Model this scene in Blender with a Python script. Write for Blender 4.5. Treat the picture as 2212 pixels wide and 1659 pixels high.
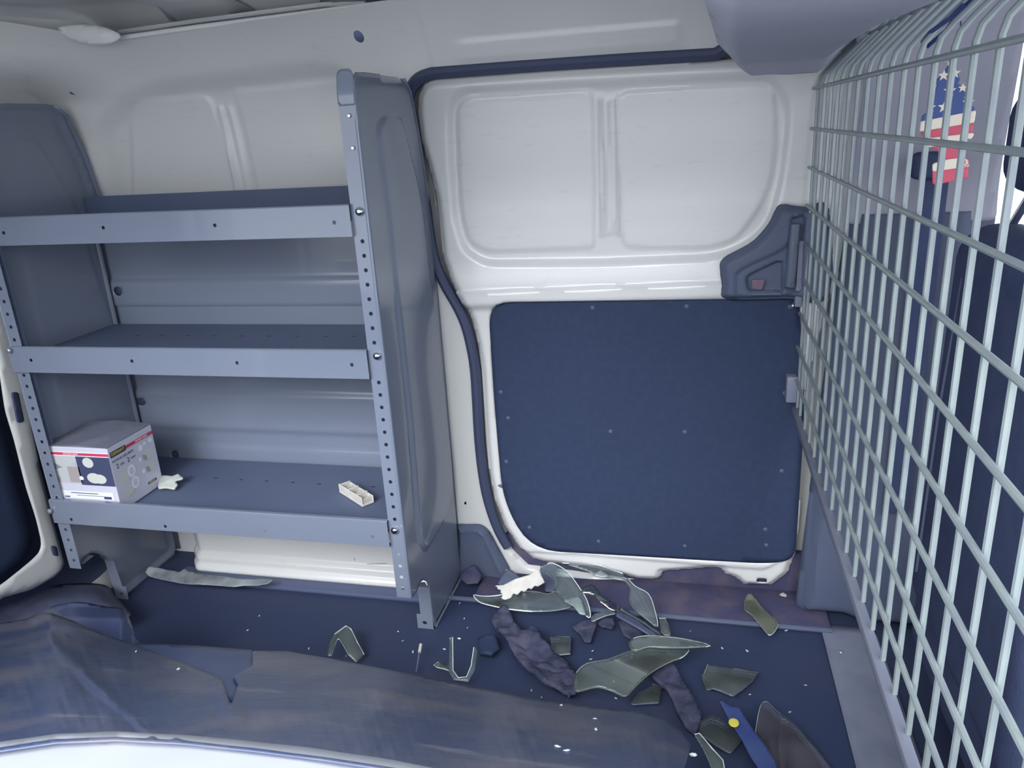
import bpy, bmesh, math, random
import numpy as np
from mathutils import Vector, Matrix
for o in list(bpy.data.objects): bpy.data.objects.remove(o)
random.seed(7); rng = np.random.default_rng(7)
sc = bpy.context.scene; COL = sc.collection
# ------------------------------------------------------------------ camera
F, CX, CY, EYE = 1661.0, 1106.0, 829.5, 1.0687
def cam_axes(y, p, r):
    cy, sy, cp, sp = math.cos(y), math.sin(y), math.cos(p), math.sin(p)
    fwd = np.array([sy*cp, cy*cp, -sp]); right = np.array([cy, -sy, 0]); down = np.cross(fwd, right)
    cr, sr = math.cos(r), math.sin(r)
    return np.array([cr*right+sr*down, -sr*right+cr*down, fwd])
AX = cam_axes(-0.24377021, 0.32204463, 0.05848862)
EYEP = np.array([0, 0, EYE])
cd = bpy.data.cameras.new('camera'); co = bpy.data.objects.new('camera', cd); COL.objects.link(co)
cd.sensor_width = 36; cd.lens = F/2212*36; cd.clip_start = .01
m = Matrix.Identity(4)
for i in range(3):
    m[i][0] = AX[0][i]; m[i][1] = -AX[1][i]; m[i][2] = -AX[2][i]
m.translation = Vector((0, 0, EYE)); co.matrix_world = m
sc.camera = co
# ------------------------------------------------------------------ world, exposure
w = bpy.data.worlds.new('overcast_sky'); sc.world = w; w.use_nodes = True
nt = w.node_tree; nt.nodes.clear()
wo = nt.nodes.new('ShaderNodeOutputWorld'); bg = nt.nodes.new('ShaderNodeBackground')
tc = nt.nodes.new('ShaderNodeTexCoord'); sx = nt.nodes.new('ShaderNodeSeparateXYZ'); rp = nt.nodes.new('ShaderNodeValToRGB')
nt.links.new(tc.outputs['Generated'], sx.inputs[0]); nt.links.new(sx.outputs['Z'], rp.inputs[0])
nt.links.new(rp.outputs[0], bg.inputs[0]); nt.links.new(bg.outputs[0], wo.inputs[0])
rp.color_ramp.elements[0].position = 0.0; rp.color_ramp.elements[0].color = (.285, .30, .32, 1)   # overcast: zenith about three times the horizon
rp.color_ramp.elements[1].position = 1.0; rp.color_ramp.elements[1].color = (.95, .98, 1.0, 1)
bg.inputs[1].default_value = 7.6
# low sun behind thin cloud, coming in over the near sill
sl = bpy.data.lights.new('hazy_sun', 'SUN'); sl.energy = 3.1; sl.angle = math.radians(34); sl.color = (.97, .98, 1.0)
so = bpy.data.objects.new('hazy_sun', sl); COL.objects.link(so); so.location = (-.6, -3, 3)
so.rotation_euler = Vector((.10, .84, -.54)).to_track_quat('-Z', 'Y').to_euler()
sc.view_settings.view_transform = 'Standard'; sc.view_settings.look = 'None'
sc.view_settings.gamma = 1; sc.view_settings.use_curve_mapping = False
sc.view_settings.exposure = 0.06
# ------------------------------------------------------------------ pixel -> place helpers (2212 x 1659 frame)
def ray(P):
    P = np.atleast_2d(np.asarray(P, float))
    d = np.stack([(P[:, 0]-CX)/F, (P[:, 1]-CY)/F, np.ones(len(P))], 1)
    return d @ AX
def on_axis(P, k, v):
    d = ray(P); v = np.broadcast_to(np.asarray(v, float), (len(d),))
    return d*((v-EYEP[k])/d[:, k])[:, None]+EYEP
def oy(P, v): return on_axis(P, 1, v)
def ox(P, v): return on_axis(P, 0, v)
def oz(P, v): return on_axis(P, 2, v)
def o1(f, px, py, v): return f([(px, py)], v)[0]
PZ = np.array([-.3, .60, .95, 1.10, 1.18, 1.25, 1.30, 1.345, 1.40])
PY = np.array([1.62, 1.62, 1.615, 1.60, 1.58, 1.54, 1.49, 1.42, 1.30])
def prof(z):
    return sum(np.interp(np.asarray(z)+s, PZ, PY) for s in (-.03, -.015, 0, .015, .03))/5
def ow(P, off=0.0):                                   # onto the body side, off metres in front of it
    Y = np.full(len(np.atleast_2d(P)), 1.6)
    for _ in range(40):
        p = on_axis(P, 1, Y); Y = .5*Y+.5*(prof(p[:, 2])-off)
    return on_axis(P, 1, Y)
def wxz(P, off=0.0): return ow(P, off)[:, [0, 2]]
# ------------------------------------------------------------------ outlines
def catmull(P, n=6):
    P = np.asarray(P, float); N = len(P); out = []
    for i in range(N):
        a, b, c, d = P[i-1], P[i], P[(i+1) % N], P[(i+2) % N]
        for t in np.arange(n)/n:
            out.append(.5*((2*b)+(c-a)*t+(2*a-5*b+4*c-d)*t*t+(3*b-a-3*c+d)*t**3))
    return np.array(out)
def rnd(P, r, n=6):                                    # rounded polygon, r one radius or one per corner
    P = np.asarray(P, float); N = len(P); out = []
    rr = [r]*N if np.isscalar(r) else r
    for i in range(N):
        a, b, c = P[i-1], P[i], P[(i+1) % N]
        u = a-b; v = c-b; lu, lv = np.linalg.norm(u), np.linalg.norm(v)
        q = min(rr[i], lu*.49, lv*.49)
        if q <= 0: out.append(b); continue
        s, e = b+u/lu*q, b+v/lv*q
        for t in np.linspace(0, 1, n): out.append((1-t)**2*s+2*t*(1-t)*b+t*t*e)
    return np.array(out)
def segdist(Q, poly):                                  # signed distance (<0 inside) and nearest point
    A = poly; B = np.roll(poly, -1, 0)
    best = np.full(len(Q), 1e9); near = np.zeros((len(Q), 2)); ins = np.zeros(len(Q), bool)
    for a, b in zip(A, B):
        ab = b-a; L = (ab**2).sum()
        t = np.zeros(len(Q)) if L == 0 else np.clip(((Q-a)@ab)/L, 0, 1)
        p = a+t[:, None]*ab; d = ((Q-p)**2).sum(1)
        k = d < best; best[k] = d[k]; near[k] = p[k]
        if a[1] != b[1]:
            c = ((a[1] > Q[:, 1]) != (b[1] > Q[:, 1]))
            xi = (b[0]-a[0])*(Q[:, 1]-a[1])/(b[1]-a[1])+a[0]
            ins ^= c & (Q[:, 0] < xi)
    d = np.sqrt(best); d[ins] *= -1
    return d, near
def sd(Q, poly): return segdist(Q, np.asarray(poly))[0]
def sm(x, a, b):
    t = np.clip((x-a)/(b-a), 0, 1); return t*t*(3-2*t)
def inside(Q, poly, wdt): return 1-sm(sd(Q, poly), -wdt/2, wdt/2)
def line_ridge(Q, a, b, wdt):                          # 1 along the segment, fading to 0 at wdt
    a, b = np.asarray(a, float), np.asarray(b, float); ab = b-a
    t = np.clip(((Q-a)@ab)/(ab@ab), 0, 1); d = np.linalg.norm(Q-a-t[:, None]*ab, axis=1)
    return 1-sm(d, 0, wdt)
def sheet(outline, cell, fn, holes=()):                # grid clipped to an outline and snapped to it
    outline = np.asarray(outline, float)
    lo, hi = outline.min(0)-cell, outline.max(0)+cell
    nx, ny = int((hi[0]-lo[0])/cell)+2, int((hi[1]-lo[1])/cell)+2
    gx, gy = np.meshgrid(lo[0]+np.arange(nx)*cell, lo[1]+np.arange(ny)*cell, indexing='ij')
    Q = np.stack([gx.ravel(), gy.ravel()], 1)
    d, near = segdist(Q, outline)
    for h in holes:
        dh, nh = segdist(Q, np.asarray(h, float)); k = -dh > d
        d[k] = -dh[k]; near[k] = nh[k]
    I = np.arange(nx*ny).reshape(nx, ny)
    quads = np.stack([I[:-1, :-1], I[1:, :-1], I[1:, 1:], I[:-1, 1:]], -1).reshape(-1, 4)
    keep = quads[d[quads].mean(1) < 0]
    cnt = np.bincount(keep.ravel(), minlength=nx*ny)
    bord = (cnt > 0) & (cnt < 4)
    Q[bord] = near[bord]
    used = np.where(cnt > 0)[0]; mp = -np.ones(nx*ny, int); mp[used] = np.arange(len(used))
    return fn(Q[used]), mp[keep]
# ------------------------------------------------------------------ materials
def srgb(c): return tuple(((v/255)/12.92 if v/255 <= .04045 else ((v/255+.055)/1.055)**2.4) for v in c)
MATS = {}
def mat(name, rgb, rough=.5, metal=0.0, noise=None, bump=None, coat=0.0, spec=.5, scr=None):
    """noise=(scale, rgb2, lo, hi) second colour in patches; bump=(scale, strength); scr=(rgb, amount) fine scratches"""
    if name in MATS: return MATS[name]
    m = bpy.data.materials.new(name); m.use_nodes = True; MATS[name] = m
    n = m.node_tree.nodes; l = m.node_tree.links; b = n['Principled BSDF']
    b.inputs['Base Color'].default_value = (*srgb(rgb), 1)
    b.inputs['Roughness'].default_value = rough; b.inputs['Metallic'].default_value = metal
    b.inputs['Coat Weight'].default_value = coat; b.inputs['Specular IOR Level'].default_value = spec
    t = n.new('ShaderNodeTexCoord'); last = None
    if noise:
        nz = n.new('ShaderNodeTexNoise'); nz.inputs['Scale'].default_value = noise[0]; nz.inputs['Detail'].default_value = 8
        l.new(t.outputs['Object'], nz.inputs['Vector'])
        mr = n.new('ShaderNodeMapRange'); mr.inputs[1].default_value = noise[2]; mr.inputs[2].default_value = noise[3]
        l.new(nz.outputs[0], mr.inputs[0])
        mx = n.new('ShaderNodeMix'); mx.data_type = 'RGBA'; l.new(mr.outputs[0], mx.inputs[0])
        mx.inputs[6].default_value = (*srgb(rgb), 1); mx.inputs[7].default_value = (*srgb(noise[1]), 1)
        last = mx.outputs[2]
    if scr:
        mp = n.new('ShaderNodeMapping'); mp.inputs['Scale'].default_value = scr[2] if len(scr) > 2 else (3, 3, 60)
        l.new(t.outputs['Object'], mp.inputs[0])
        nz = n.new('ShaderNodeTexNoise'); nz.inputs['Scale'].default_value = 2.2; nz.inputs['Detail'].default_value = 5
        l.new(mp.outputs[0], nz.inputs['Vector'])
        mr = n.new('ShaderNodeMapRange'); mr.inputs[1].default_value = .62; mr.inputs[2].default_value = .72; mr.inputs[4].default_value = scr[1]
        l.new(nz.outputs[0], mr.inputs[0])
        mx = n.new('ShaderNodeMix'); mx.data_type = 'RGBA'; l.new(mr.outputs[0], mx.inputs[0])
        mx.inputs[6].default_value = (*srgb(rgb), 1)
        if last: l.new(last, mx.inputs[6])
        mx.inputs[7].default_value = (*srgb(scr[0]), 1); last = mx.outputs[2]
    if last: l.new(last, b.inputs['Base Color'])
    if bump:
        nz = n.new('ShaderNodeTexNoise'); nz.inputs['Scale'].default_value = bump[0]; nz.inputs['Detail'].default_value = 4
        l.new(t.outputs['Object'], nz.inputs['Vector'])
        bp = n.new('ShaderNodeBump'); bp.inputs['Strength'].default_value = bump[1]; bp.inputs['Distance'].default_value = .002
        l.new(nz.outputs[0], bp.inputs['Height']); l.new(bp.outputs[0], b.inputs['Normal'])
    return m
def glassmat(name, tint, haze, hazecol=(170, 185, 185)):
    if name in MATS: return MATS[name]
    m = bpy.data.materials.new(name); m.use_nodes = True; MATS[name] = m
    n = m.node_tree.nodes; l = m.node_tree.links; n.clear()
    out = n.new('ShaderNodeOutputMaterial'); tr = n.new('ShaderNodeBsdfTransparent'); gl = n.new('ShaderNodeBsdfGlossy')
    df = n.new('ShaderNodeBsdfDiffuse'); fr = n.new('ShaderNodeFresnel'); m1 = n.new('ShaderNodeMixShader'); m2 = n.new('ShaderNodeMixShader')
    tr.inputs[0].default_value = (*tint, 1); gl.inputs['Roughness'].default_value = .04
    df.inputs[0].default_value = (*srgb(hazecol), 1); fr.inputs[0].default_value = 1.6
    nz = n.new('ShaderNodeTexNoise'); nz.inputs['Scale'].default_value = 14; nz.inputs['Detail'].default_value = 5
    t = n.new('ShaderNodeTexCoord'); l.new(t.outputs['Object'], nz.inputs['Vector'])
    mr = n.new('ShaderNodeMapRange'); mr.inputs[1].default_value = .3; mr.inputs[2].default_value = .8
    mr.inputs[3].default_value = haze*.5; mr.inputs[4].default_value = haze*1.9
    l.new(nz.outputs[0], mr.inputs[0]); l.new(mr.outputs[0], m1.inputs[0])
    l.new(tr.outputs[0], m1.inputs[1]); l.new(df.outputs[0], m1.inputs[2])
    l.new(fr.outputs[0], m2.inputs[0]); l.new(m1.outputs[0], m2.inputs[1]); l.new(gl.outputs[0], m2.inputs[2])
    l.new(m2.outputs[0], out.inputs[0])
    return m
WHITE = mat('white_van_paint', (222, 223, 224), .28, noise=(1.6, (212, 214, 212), .35, .75), scr=((150, 148, 150), .10, (9, 9, 40)), coat=.3)
WHITE2 = mat('white_roof_paint', (222, 224, 226), .45, noise=(1.2, (214, 217, 215), .35, .7))
BOARD = mat('black_hardboard', (46, 58, 86), .75, noise=(60, (50, 62, 89), .4, .7), bump=(300, .25), spec=.25)  # bluish lift in this and the other dark materials stands in for haze
FLOORM = mat('dark_floor_mat', (50, 61, 90), .62, noise=(3.2, (62, 66, 90), .42, .75), bump=(60, .3), spec=.35)
SHELF = mat('grey_shelf_paint', (121, 130, 149), .22, noise=(3, (116, 125, 144), .35, .7), scr=((112, 118, 134), .3, (6, 6, 40)), coat=.3)
SHELF_SHADED = mat('shaded_shelf_grey', (94, 105, 132), .5, noise=(5, (87, 98, 126), .4, .7), spec=.3)  # shelf grey painted darker for the shade in trays, riser and channel
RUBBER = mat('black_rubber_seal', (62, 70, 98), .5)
PLAST = mat('dark_grey_plastic', (84, 94, 118), .6, noise=(9, (90, 97, 120), .4, .7), bump=(400, .2), spec=.35)
PLAST2 = mat('mid_grey_plastic', (98, 108, 126), .5, noise=(9, (88, 96, 118), .4, .7), spec=.35)
TRIM = mat('grey_cab_trim', (168, 168, 182), .75, noise=(4, (162, 163, 178), .35, .7), bump=(300, .2))
HEADL = mat('grey_headliner_cloth', (188, 191, 205), .95, noise=(5, (182, 187, 202), .35, .7), bump=(500, .3), spec=.1)
WIRE = mat('galvanised_wire', (140, 152, 153), .4, metal=.2, noise=(30, (130, 139, 148), .4, .7))
SEATM = mat('dark_seat_cloth', (66, 76, 108), .8, noise=(30, (72, 82, 114), .4, .7), bump=(300, .4), spec=.2)
LINER = mat('scuffed_black_liner', (58, 69, 98), .34, noise=(6.5, (98, 96, 108), .44, .70), scr=((128, 130, 142), .5, (3, 11, 7)), bump=(25, .8), spec=.5)
LINERB = mat('clean_blue_black_liner', (64, 82, 126), .4, noise=(8, (56, 72, 112), .4, .7), spec=.5)
CHROME = mat('bright_chrome', (225, 228, 235), .12, metal=1.0)
ZINC = mat('zinc_bolt', (205, 208, 215), .3, metal=.8)
IVORY = mat('off_white_plastic', (206, 204, 198), .5, noise=(40, (190, 188, 182), .4, .7))
FOAM = mat('dirty_grey_foam', (84, 84, 106), .95, noise=(28, (56, 62, 84), .4, .65), bump=(140, 1.0), spec=.1)
DUST = mat('dusty_sill', (72, 72, 100), .9, noise=(18, (92, 86, 104), .45, .7), bump=(90, .5), spec=.15)
GLASS = glassmat('pale_broken_glass', (.86, .90, .92), .12)
GLASSG = glassmat('green_broken_glass', (.80, .85, .83), .17, (160, 172, 168))
GEDGE = mat('glass_broken_edge', (196, 208, 206), .1, spec=.8, coat=.6)
GEDGEG = mat('green_glass_edge', (140, 156, 146), .12, spec=.8, coat=.6)
GEDGED = mat('dim_glass_edge', (92, 102, 122), .3)
GLINT = mat('painted_edge_glint', (236, 242, 240), .15, spec=1.0, coat=1.0)  # near-white paint for the highlights along glass edges
# ------------------------------------------------------------------ object builders
def tag(o, label=None, cat=None, group=None, kind=None):
    if label: o['label'] = label
    if cat: o['category'] = cat
    if group: o['group'] = group
    if kind: o['kind'] = kind
    return o
def empty(name, loc=(0, 0, 0), label=None, cat=None, group=None, kind=None):
    o = bpy.data.objects.new(name, None); COL.objects.link(o); o.location = loc; o.empty_display_size = .05
    return tag(o, label, cat, group, kind)
def wl(o):                                              # world location of the (untransformed) chain of parents
    v = Vector((0, 0, 0))
    while o: v += o.location; o = o.parent
    return v
def link(name, me, m, parent=None, origin=None):
    o = bpy.data.objects.new(name, me); COL.objects.link(o)
    if m is not None and not me.materials: me.materials.append(m)
    base = wl(parent) if parent else Vector((0, 0, 0))
    if origin is None: off = base
    elif origin == 'c':
        cs = np.array([v.co[:] for v in me.vertices]); off = Vector(((cs[:, 0].min()+cs[:, 0].max())/2, (cs[:, 1].min()+cs[:, 1].max())/2, cs[:, 2].min()))
    else: off = Vector(origin)
    me.transform(Matrix.Translation(-off)); o.location = off-base
    if parent: o.parent = parent
    return o
def mesh_of(V, Fc, smooth=True, angle=35):
    me = bpy.data.meshes.new('mesh'); me.from_pydata([tuple(map(float, v)) for v in V], [], [tuple(int(i) for i in f) for f in Fc]); me.update()
    bm = bmesh.new(); bm.from_mesh(me); bmesh.ops.recalc_face_normals(bm, faces=bm.faces); bm.to_mesh(me); bm.free()
    if smooth:
        me.shade_smooth(); me.set_sharp_from_angle(angle=math.radians(angle))
    return me
def surf(name, outline, cell, fn, m, parent=None, holes=(), thick=0.0, off=-1, origin='c', angle=35):
    V, Q = sheet(outline, cell, fn, holes)
    o = link(name, mesh_of(V, Q, angle=angle), m, parent, origin)
    if thick:
        s = o.modifiers.new('thickness', 'SOLIDIFY'); s.thickness = thick; s.offset = off
    return o
def bm_mesh(bm, smooth=False, angle=35):
    bmesh.ops.recalc_face_normals(bm, faces=bm.faces)
    me = bpy.data.meshes.new('mesh'); bm.to_mesh(me); bm.free()
    if smooth: me.shade_smooth(); me.set_sharp_from_angle(angle=math.radians(angle))
    return me
def add_box(bm, lo, hi, bev=0.0, seg=2):
    lo, hi = Vector(lo), Vector(hi)
    r = bmesh.ops.create_cube(bm, size=1, matrix=Matrix.Translation((lo+hi)/2) @ Matrix.Diagonal((*(hi-lo), 1)))
    if bev:
        es = list({e for v in r['verts'] for e in v.link_edges})
        bmesh.ops.bevel(bm, geom=es, offset=bev, segments=seg, affect='EDGES', profile=.5)
def box(name, lo, hi, m, parent=None, bev=0.0, seg=2, origin='c'):
    bm = bmesh.new(); add_box(bm, lo, hi, bev, seg); return link(name, bm_mesh(bm, bev > 0), m, parent, origin)
def tube_geo(path, r, n=8, closed=False):
    P = np.asarray(path, float); N = len(P); V = []; Fc = []; s = None
    for i in range(N):
        a = P[i-1] if (i or closed) else P[0]; b = P[(i+1) % N] if (i < N-1 or closed) else P[-1]
        t = b-a; t = t/np.linalg.norm(t)
        if s is None:
            up = np.array([0, 0, 1.]) if abs(t[2]) < .9 else np.array([1., 0, 0]); s = np.cross(t, up)
        s = s-t*(s@t); s = s/np.linalg.norm(s); u = np.cross(s, t)
        rr = r[i] if hasattr(r, '__len__') else r
        for k in range(n):
            an = 2*math.pi*k/n; V.append(P[i]+rr*(math.cos(an)*s+math.sin(an)*u))
    for i in range(N if closed else N-1):
        j = (i+1) % N
        for k in range(n): Fc.append((i*n+k, i*n+(k+1) % n, j*n+(k+1) % n, j*n+k))
    if not closed: Fc += [tuple(range(n)), tuple((N-1)*n+k for k in range(n))]
    return V, Fc
def tube(name, path, r, m, parent=None, n=8, closed=False, origin='c'):
    V, Fc = tube_geo(path, r, n, closed); return link(name, mesh_of(V, Fc), m, parent, origin)
def lathe(name, prf, loc, axis, m, parent=None, n=16):
    """profile of (radius, height) turned about axis at loc"""
    V = []; Fc = []; A = Vector(axis).normalized().to_track_quat('Z', 'Y').to_matrix()
    for r, h in prf:
        for k in range(n):
            an = 2*math.pi*k/n; V.append(tuple(Vector(loc)+A @ Vector((r*math.cos(an), r*math.sin(an), h))))
    for i in range(len(prf)-1):
        for k in range(n): Fc.append((i*n+k, i*n+(k+1) % n, (i+1)*n+(k+1) % n, (i+1)*n+k))
    Fc += [tuple(range(n)), tuple((len(prf)-1)*n+k for k in range(n))]
    return link(name, mesh_of(V, Fc), m, parent, 'c')
def cells_with_holes(u0, u1, v0, v1, holes, fn, axis=1):
    """flat strip split along one axis into cells, a real hole in each: holes=[(u,v,ru,rv)]"""
    V = []; Fc = []; n = 16
    def addq(a, b, c, d):
        i = len(V); V.extend([a, b, c, d]); Fc.append((i, i+1, i+2, i+3))
    hs = sorted(holes, key=lambda h: h[axis]); e0 = (u0, v0)[axis]; e1 = (u1, v1)[axis]; cur = e0
    for h in hs:
        R = h[2+axis]*1.6; a, b = max(h[axis]-R, cur), min(h[axis]+R, e1)
        ua, ub, va, vb = (a, b, v0, v1) if axis == 0 else (u0, u1, a, b)
        if axis == 0: addq((cur, v0), (a, v0), (a, v1), (cur, v1))
        else: addq((u0, cur), (u1, cur), (u1, a), (u0, a))
        ang = [2*math.pi*k/n for k in range(n)]+[math.atan2(y-h[1], x-h[0]) % (2*math.pi) for x in (ua, ub) for y in (va, vb)]
        ang = sorted(ang); s = len(V); N = len(ang)
        for an in ang:
            c, sn = math.cos(an), math.sin(an)
            tx = ((ub-h[0]) if c > 0 else (ua-h[0]))/c if abs(c) > 1e-9 else 1e9
            ty = ((vb-h[1]) if sn > 0 else (va-h[1]))/sn if abs(sn) > 1e-9 else 1e9
            t = min(tx, ty); V.append((h[0]+t*c, h[1]+t*sn)); V.append((h[0]+h[2]*c, h[1]+h[3]*sn))
        for k in range(N):
            j = (k+1) % N; Fc.append((s+2*k, s+2*j, s+2*j+1, s+2*k+1))
        cur = b
    if axis == 0: addq((cur, v0), (u1, v0), (u1, v1), (cur, v1))
    else: addq((u0, cur), (u1, cur), (u1, v1), (u0, v1))
    return [fn(u, v) for u, v in V], Fc
def weld(me, d=1e-5):
    bm = bmesh.new(); bm.from_mesh(me); bmesh.ops.remove_doubles(bm, verts=bm.verts, dist=d); bmesh.ops.recalc_face_normals(bm, faces=bm.faces); bm.to_mesh(me); bm.free(); return me
def solid(o, t, off=0):
    s = o.modifiers.new('thickness', 'SOLIDIFY'); s.thickness = t; s.offset = off; return o
def dup(o, parent=None):
    c = o.copy(); COL.objects.link(c)
    if parent: c.parent = parent
    for ch in o.children: dup(ch, c)
    return c
def circ(x, y, r, n=20): return [(x+r*math.cos(2*math.pi*k/n), y+r*math.sin(2*math.pi*k/n)) for k in range(n)]

# ================================================================== THE SETTING
def wavy(Q, s, a, seed=0):
    r = np.random.default_rng(seed); z = 0
    for k in range(5):
        f = s*(1.7**k); an = r.uniform(0, 6.28); ph = r.uniform(0, 6.28)
        z = z+np.sin((Q[:, 0]*math.cos(an)+Q[:, 1]*math.sin(an))*f+ph)/(1.5**k)
    return z*a/2.5
# floor
def floor_fn(Q): return np.stack([Q[:, 0], Q[:, 1], wavy(Q, 9, .0012, 3)], 1)
fl = surf('floor', [(-1.5, .28), (1.5, .28), (1.5, 1.66), (-1.5, 1.66)], .03, floor_fn, FLOORM, origin=(0, 0, 0))
tag(fl, kind='structure')
# pavement outside
pv = box('pavement', (-8, -8, -.52), (8, 8, -.42), mat('concrete_paving', (118, 118, 118), .9, noise=(2, (104, 104, 106), .4, .7)))
tag(pv, kind='structure')

# ---- door outline and seal in wall coordinates
door_px = [(1745, 118), (1690, 121), (1545, 130), (1200, 150), (985, 166), (940, 169), (915, 180), (903, 205), (901, 240), (908, 300), (925, 360),
           (942, 430), (950, 500), (956, 556), (975, 605), (1000, 650), (1018, 690), (1031, 740), (1040, 800), (1045, 880), (1049, 950), (1056, 1020),
           (1068, 1080), (1090, 1138), (1122, 1185), (1150, 1210), (1180, 1218), (1260, 1226), (1350, 1246), (1378, 1254), (1420, 1255), (1429, 1247), (1431, 1238),
           (1555, 1229), (1566, 1243), (1590, 1252), (1606, 1266), (1668, 1268), (1704, 1240), (1718, 1200), (1727, 1140), (1737, 860)]
DW = wxz(door_px)
DW = np.vstack([[(.30, 1.175)], DW[1:], [(.262, .70), (.30, .80), (.31, 1.12)]])
DW[0] = (.30, 1.165)
seal_c = wxz([(1700, 108), (1545, 117), (1200, 138), (985, 154), (930, 160), (899, 176), (884, 207), (880, 250), (888, 310), (903, 370),
           (919, 440), (929, 510), (942, 570), (966, 622), (988, 660), (1006, 700), (1018, 745), (1027, 800), (1032, 880), (1036, 950), (1044, 1024),
           (1056, 1084), (1078, 1146), (1108, 1194), (1140, 1225)])
open_poly = np.vstack([seal_c+0, [(DW[:, 0].max()+.05, -.02), (DW[:, 0].max()+.05, seal_c[0][1])]])
# ---- body side
def ridge_px(Q, a, b, wd):
    p = wxz([a, b]); return line_ridge(Q, p[0], p[1], wd)
recess = rnd(wxz([(250, 235), (330, 193), (690, 150), (745, 160), (800, 300), (860, 700), (900, 1120), (400, 1120), (215, 500), (205, 300)]), .05)
pan1 = rnd(wxz([(262, 222), (440, 202), (530, 480), (275, 480)]), [.07, .025, .01, .01])
pan2 = rnd(wxz([(494, 196), (740, 168), (780, 230), (830, 480), (560, 480)]), [.012, .05, .02, .01, .01])
def wall_fn(Q):
    Y = prof(Q[:, 1])
    d = .020*inside(Q, recess, .05)
    d += -.004*inside(Q, pan1, .008)-.004*inside(Q, pan2, .008)
    d += -.007*(ridge_px(Q, (465, 235), (510, 440), .010)+.7*ridge_px(Q, (485, 235), (530, 440), .009))
    d += .05*inside(Q, open_poly, .012)
    # rail above the door: separate pressing and a long shallow swage
    railx = o1(ow, 912, 60, 0)[0]
    d += -.004*sm(Q[:, 0], railx-.004, railx+.004)*sm(Q[:, 1], 1.17, 1.19)
    a, b = wxz([(1010, 92), (1450, 52)])
    d += -.006*sm(Q[:, 1]-(a[1]+(Q[:, 0]-a[0])*(b[1]-a[1])/(b[0]-a[0])), .006, -.002)*sm(Q[:, 0], a[0]-.05, a[0])*(1-sm(Q[:, 0], b[0], b[0]+.03))*sm(Q[:, 1], 1.19, 1.20)
    # rear corner sweeps round
    c = np.clip((-1.20-Q[:, 0])/.25, 0, None)
    d += -.22*c**2*sm(Q[:, 1], 1.17, 1.27)
    # step at the foot of the wall
    Y = Y+d+wavy(Q, 7, .0008, 5)
    return np.stack([Q[:, 0], Y, Q[:, 1]], 1)
def hole_px(x, y, r, n=16, off=0.0):
    c = wxz([(x, y)], off)[0]; return circ(c[0], c[1], r, n)
wall = surf('wall_far', [(-1.46, -.02), (.48, -.02), (.48, 1.36), (-.02, 1.315), (-.50, 1.301), (-.90, 1.292), (-1.19, 1.287), (-1.33, 1.32), (-1.46, 1.34)], .006, wall_fn, WHITE, origin=(0, 0, 0),
            holes=[hole_px(775, 79, .0105), hole_px(165, 203, .005), hole_px(1006, 1021, .003, 10), hole_px(992, 1072, .003, 10), hole_px(1010, 1098, .003, 10),
                   rnd(wxz([(1003, 1083), (1011, 1083), (1011, 1090), (1003, 1090)]), 0)], angle=60)
tag(wall, kind='structure')
bw = box('wall_far_outer_skin', (-2.2, 1.69, -.02), (.48, 1.70, 1.365), mat('dark_cavity', (40, 48, 76), .9)); tag(bw, kind='structure')
# ---- roof
def roof_fn(Q):
    z = 1.356-.07*(np.clip(Q[:, 1]-1.5, 0, None)/.16)**2+.003*sm(np.abs(((Q[:, 0]+5) % .32)-.16), .05, .03)
    return np.stack([Q[:, 0], Q[:, 1], z], 1)
rf = surf('ceiling', [(-1.6, .30), (1.5, .30), (1.5, 1.66), (-1.6, 1.66)], .02, roof_fn, WHITE2, origin=(0, 0, 0), thick=.006, off=1, angle=60)
tag(rf, kind='structure')
# side rail ledge at the roof edge
def rail_strip(name, px, py_w, z0, m, r=.012): pass
P = oy([(x, y) for x, y in [(200, 92), (235, 88), (420, 62), (640, 34), (900, 1), (1500, -70)]], 1.50)
tr = tube('trim_1', P+np.array([0, 0, .002]), .005, WHITE2, n=10); tag(tr, kind='structure')
P2 = oy([(x, y) for x, y in [(258, 70), (420, 46), (700, 10), (790, 8)]], 1.56)
tr2 = tube('trim_2', P2+np.array([0, 0, .0]), .005, WHITE2, n=8); tag(tr2, kind='structure')
# roof bows
def bow(name, x, w_, y0, y1, drop):
    bm = bmesh.new(); n = 14; prev = None
    for i in range(n):
        t = i/(n-1); y = y0+(y1-y0)*t
        z = 1.353-.07*(max(y-1.5, 0)/.16)**2
        ww = w_*(1+1.1*sm(np.array(t), .86, 1.0).item())
        pr = [(-ww, z), (-ww*.62, z-drop), (ww*.62, z-drop), (ww, z)]
        vs = [bm.verts.new((x+a, y, b)) for a, b in pr]
        if prev:
            for k in range(3): bm.faces.new((prev[k], prev[k+1], vs[k+1], vs[k]))
        prev = vs
    o = link(name, bm_mesh(bm, True, 50), WHITE2, None, 'c'); solid(o, .002, 1)
    o['kind'] = 'structure'; return o
bow('trim_3', -1.0, .05, .32, 1.60, .020)
bow('trim_4', -.655, .045, .32, 1.60, .018)
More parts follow.
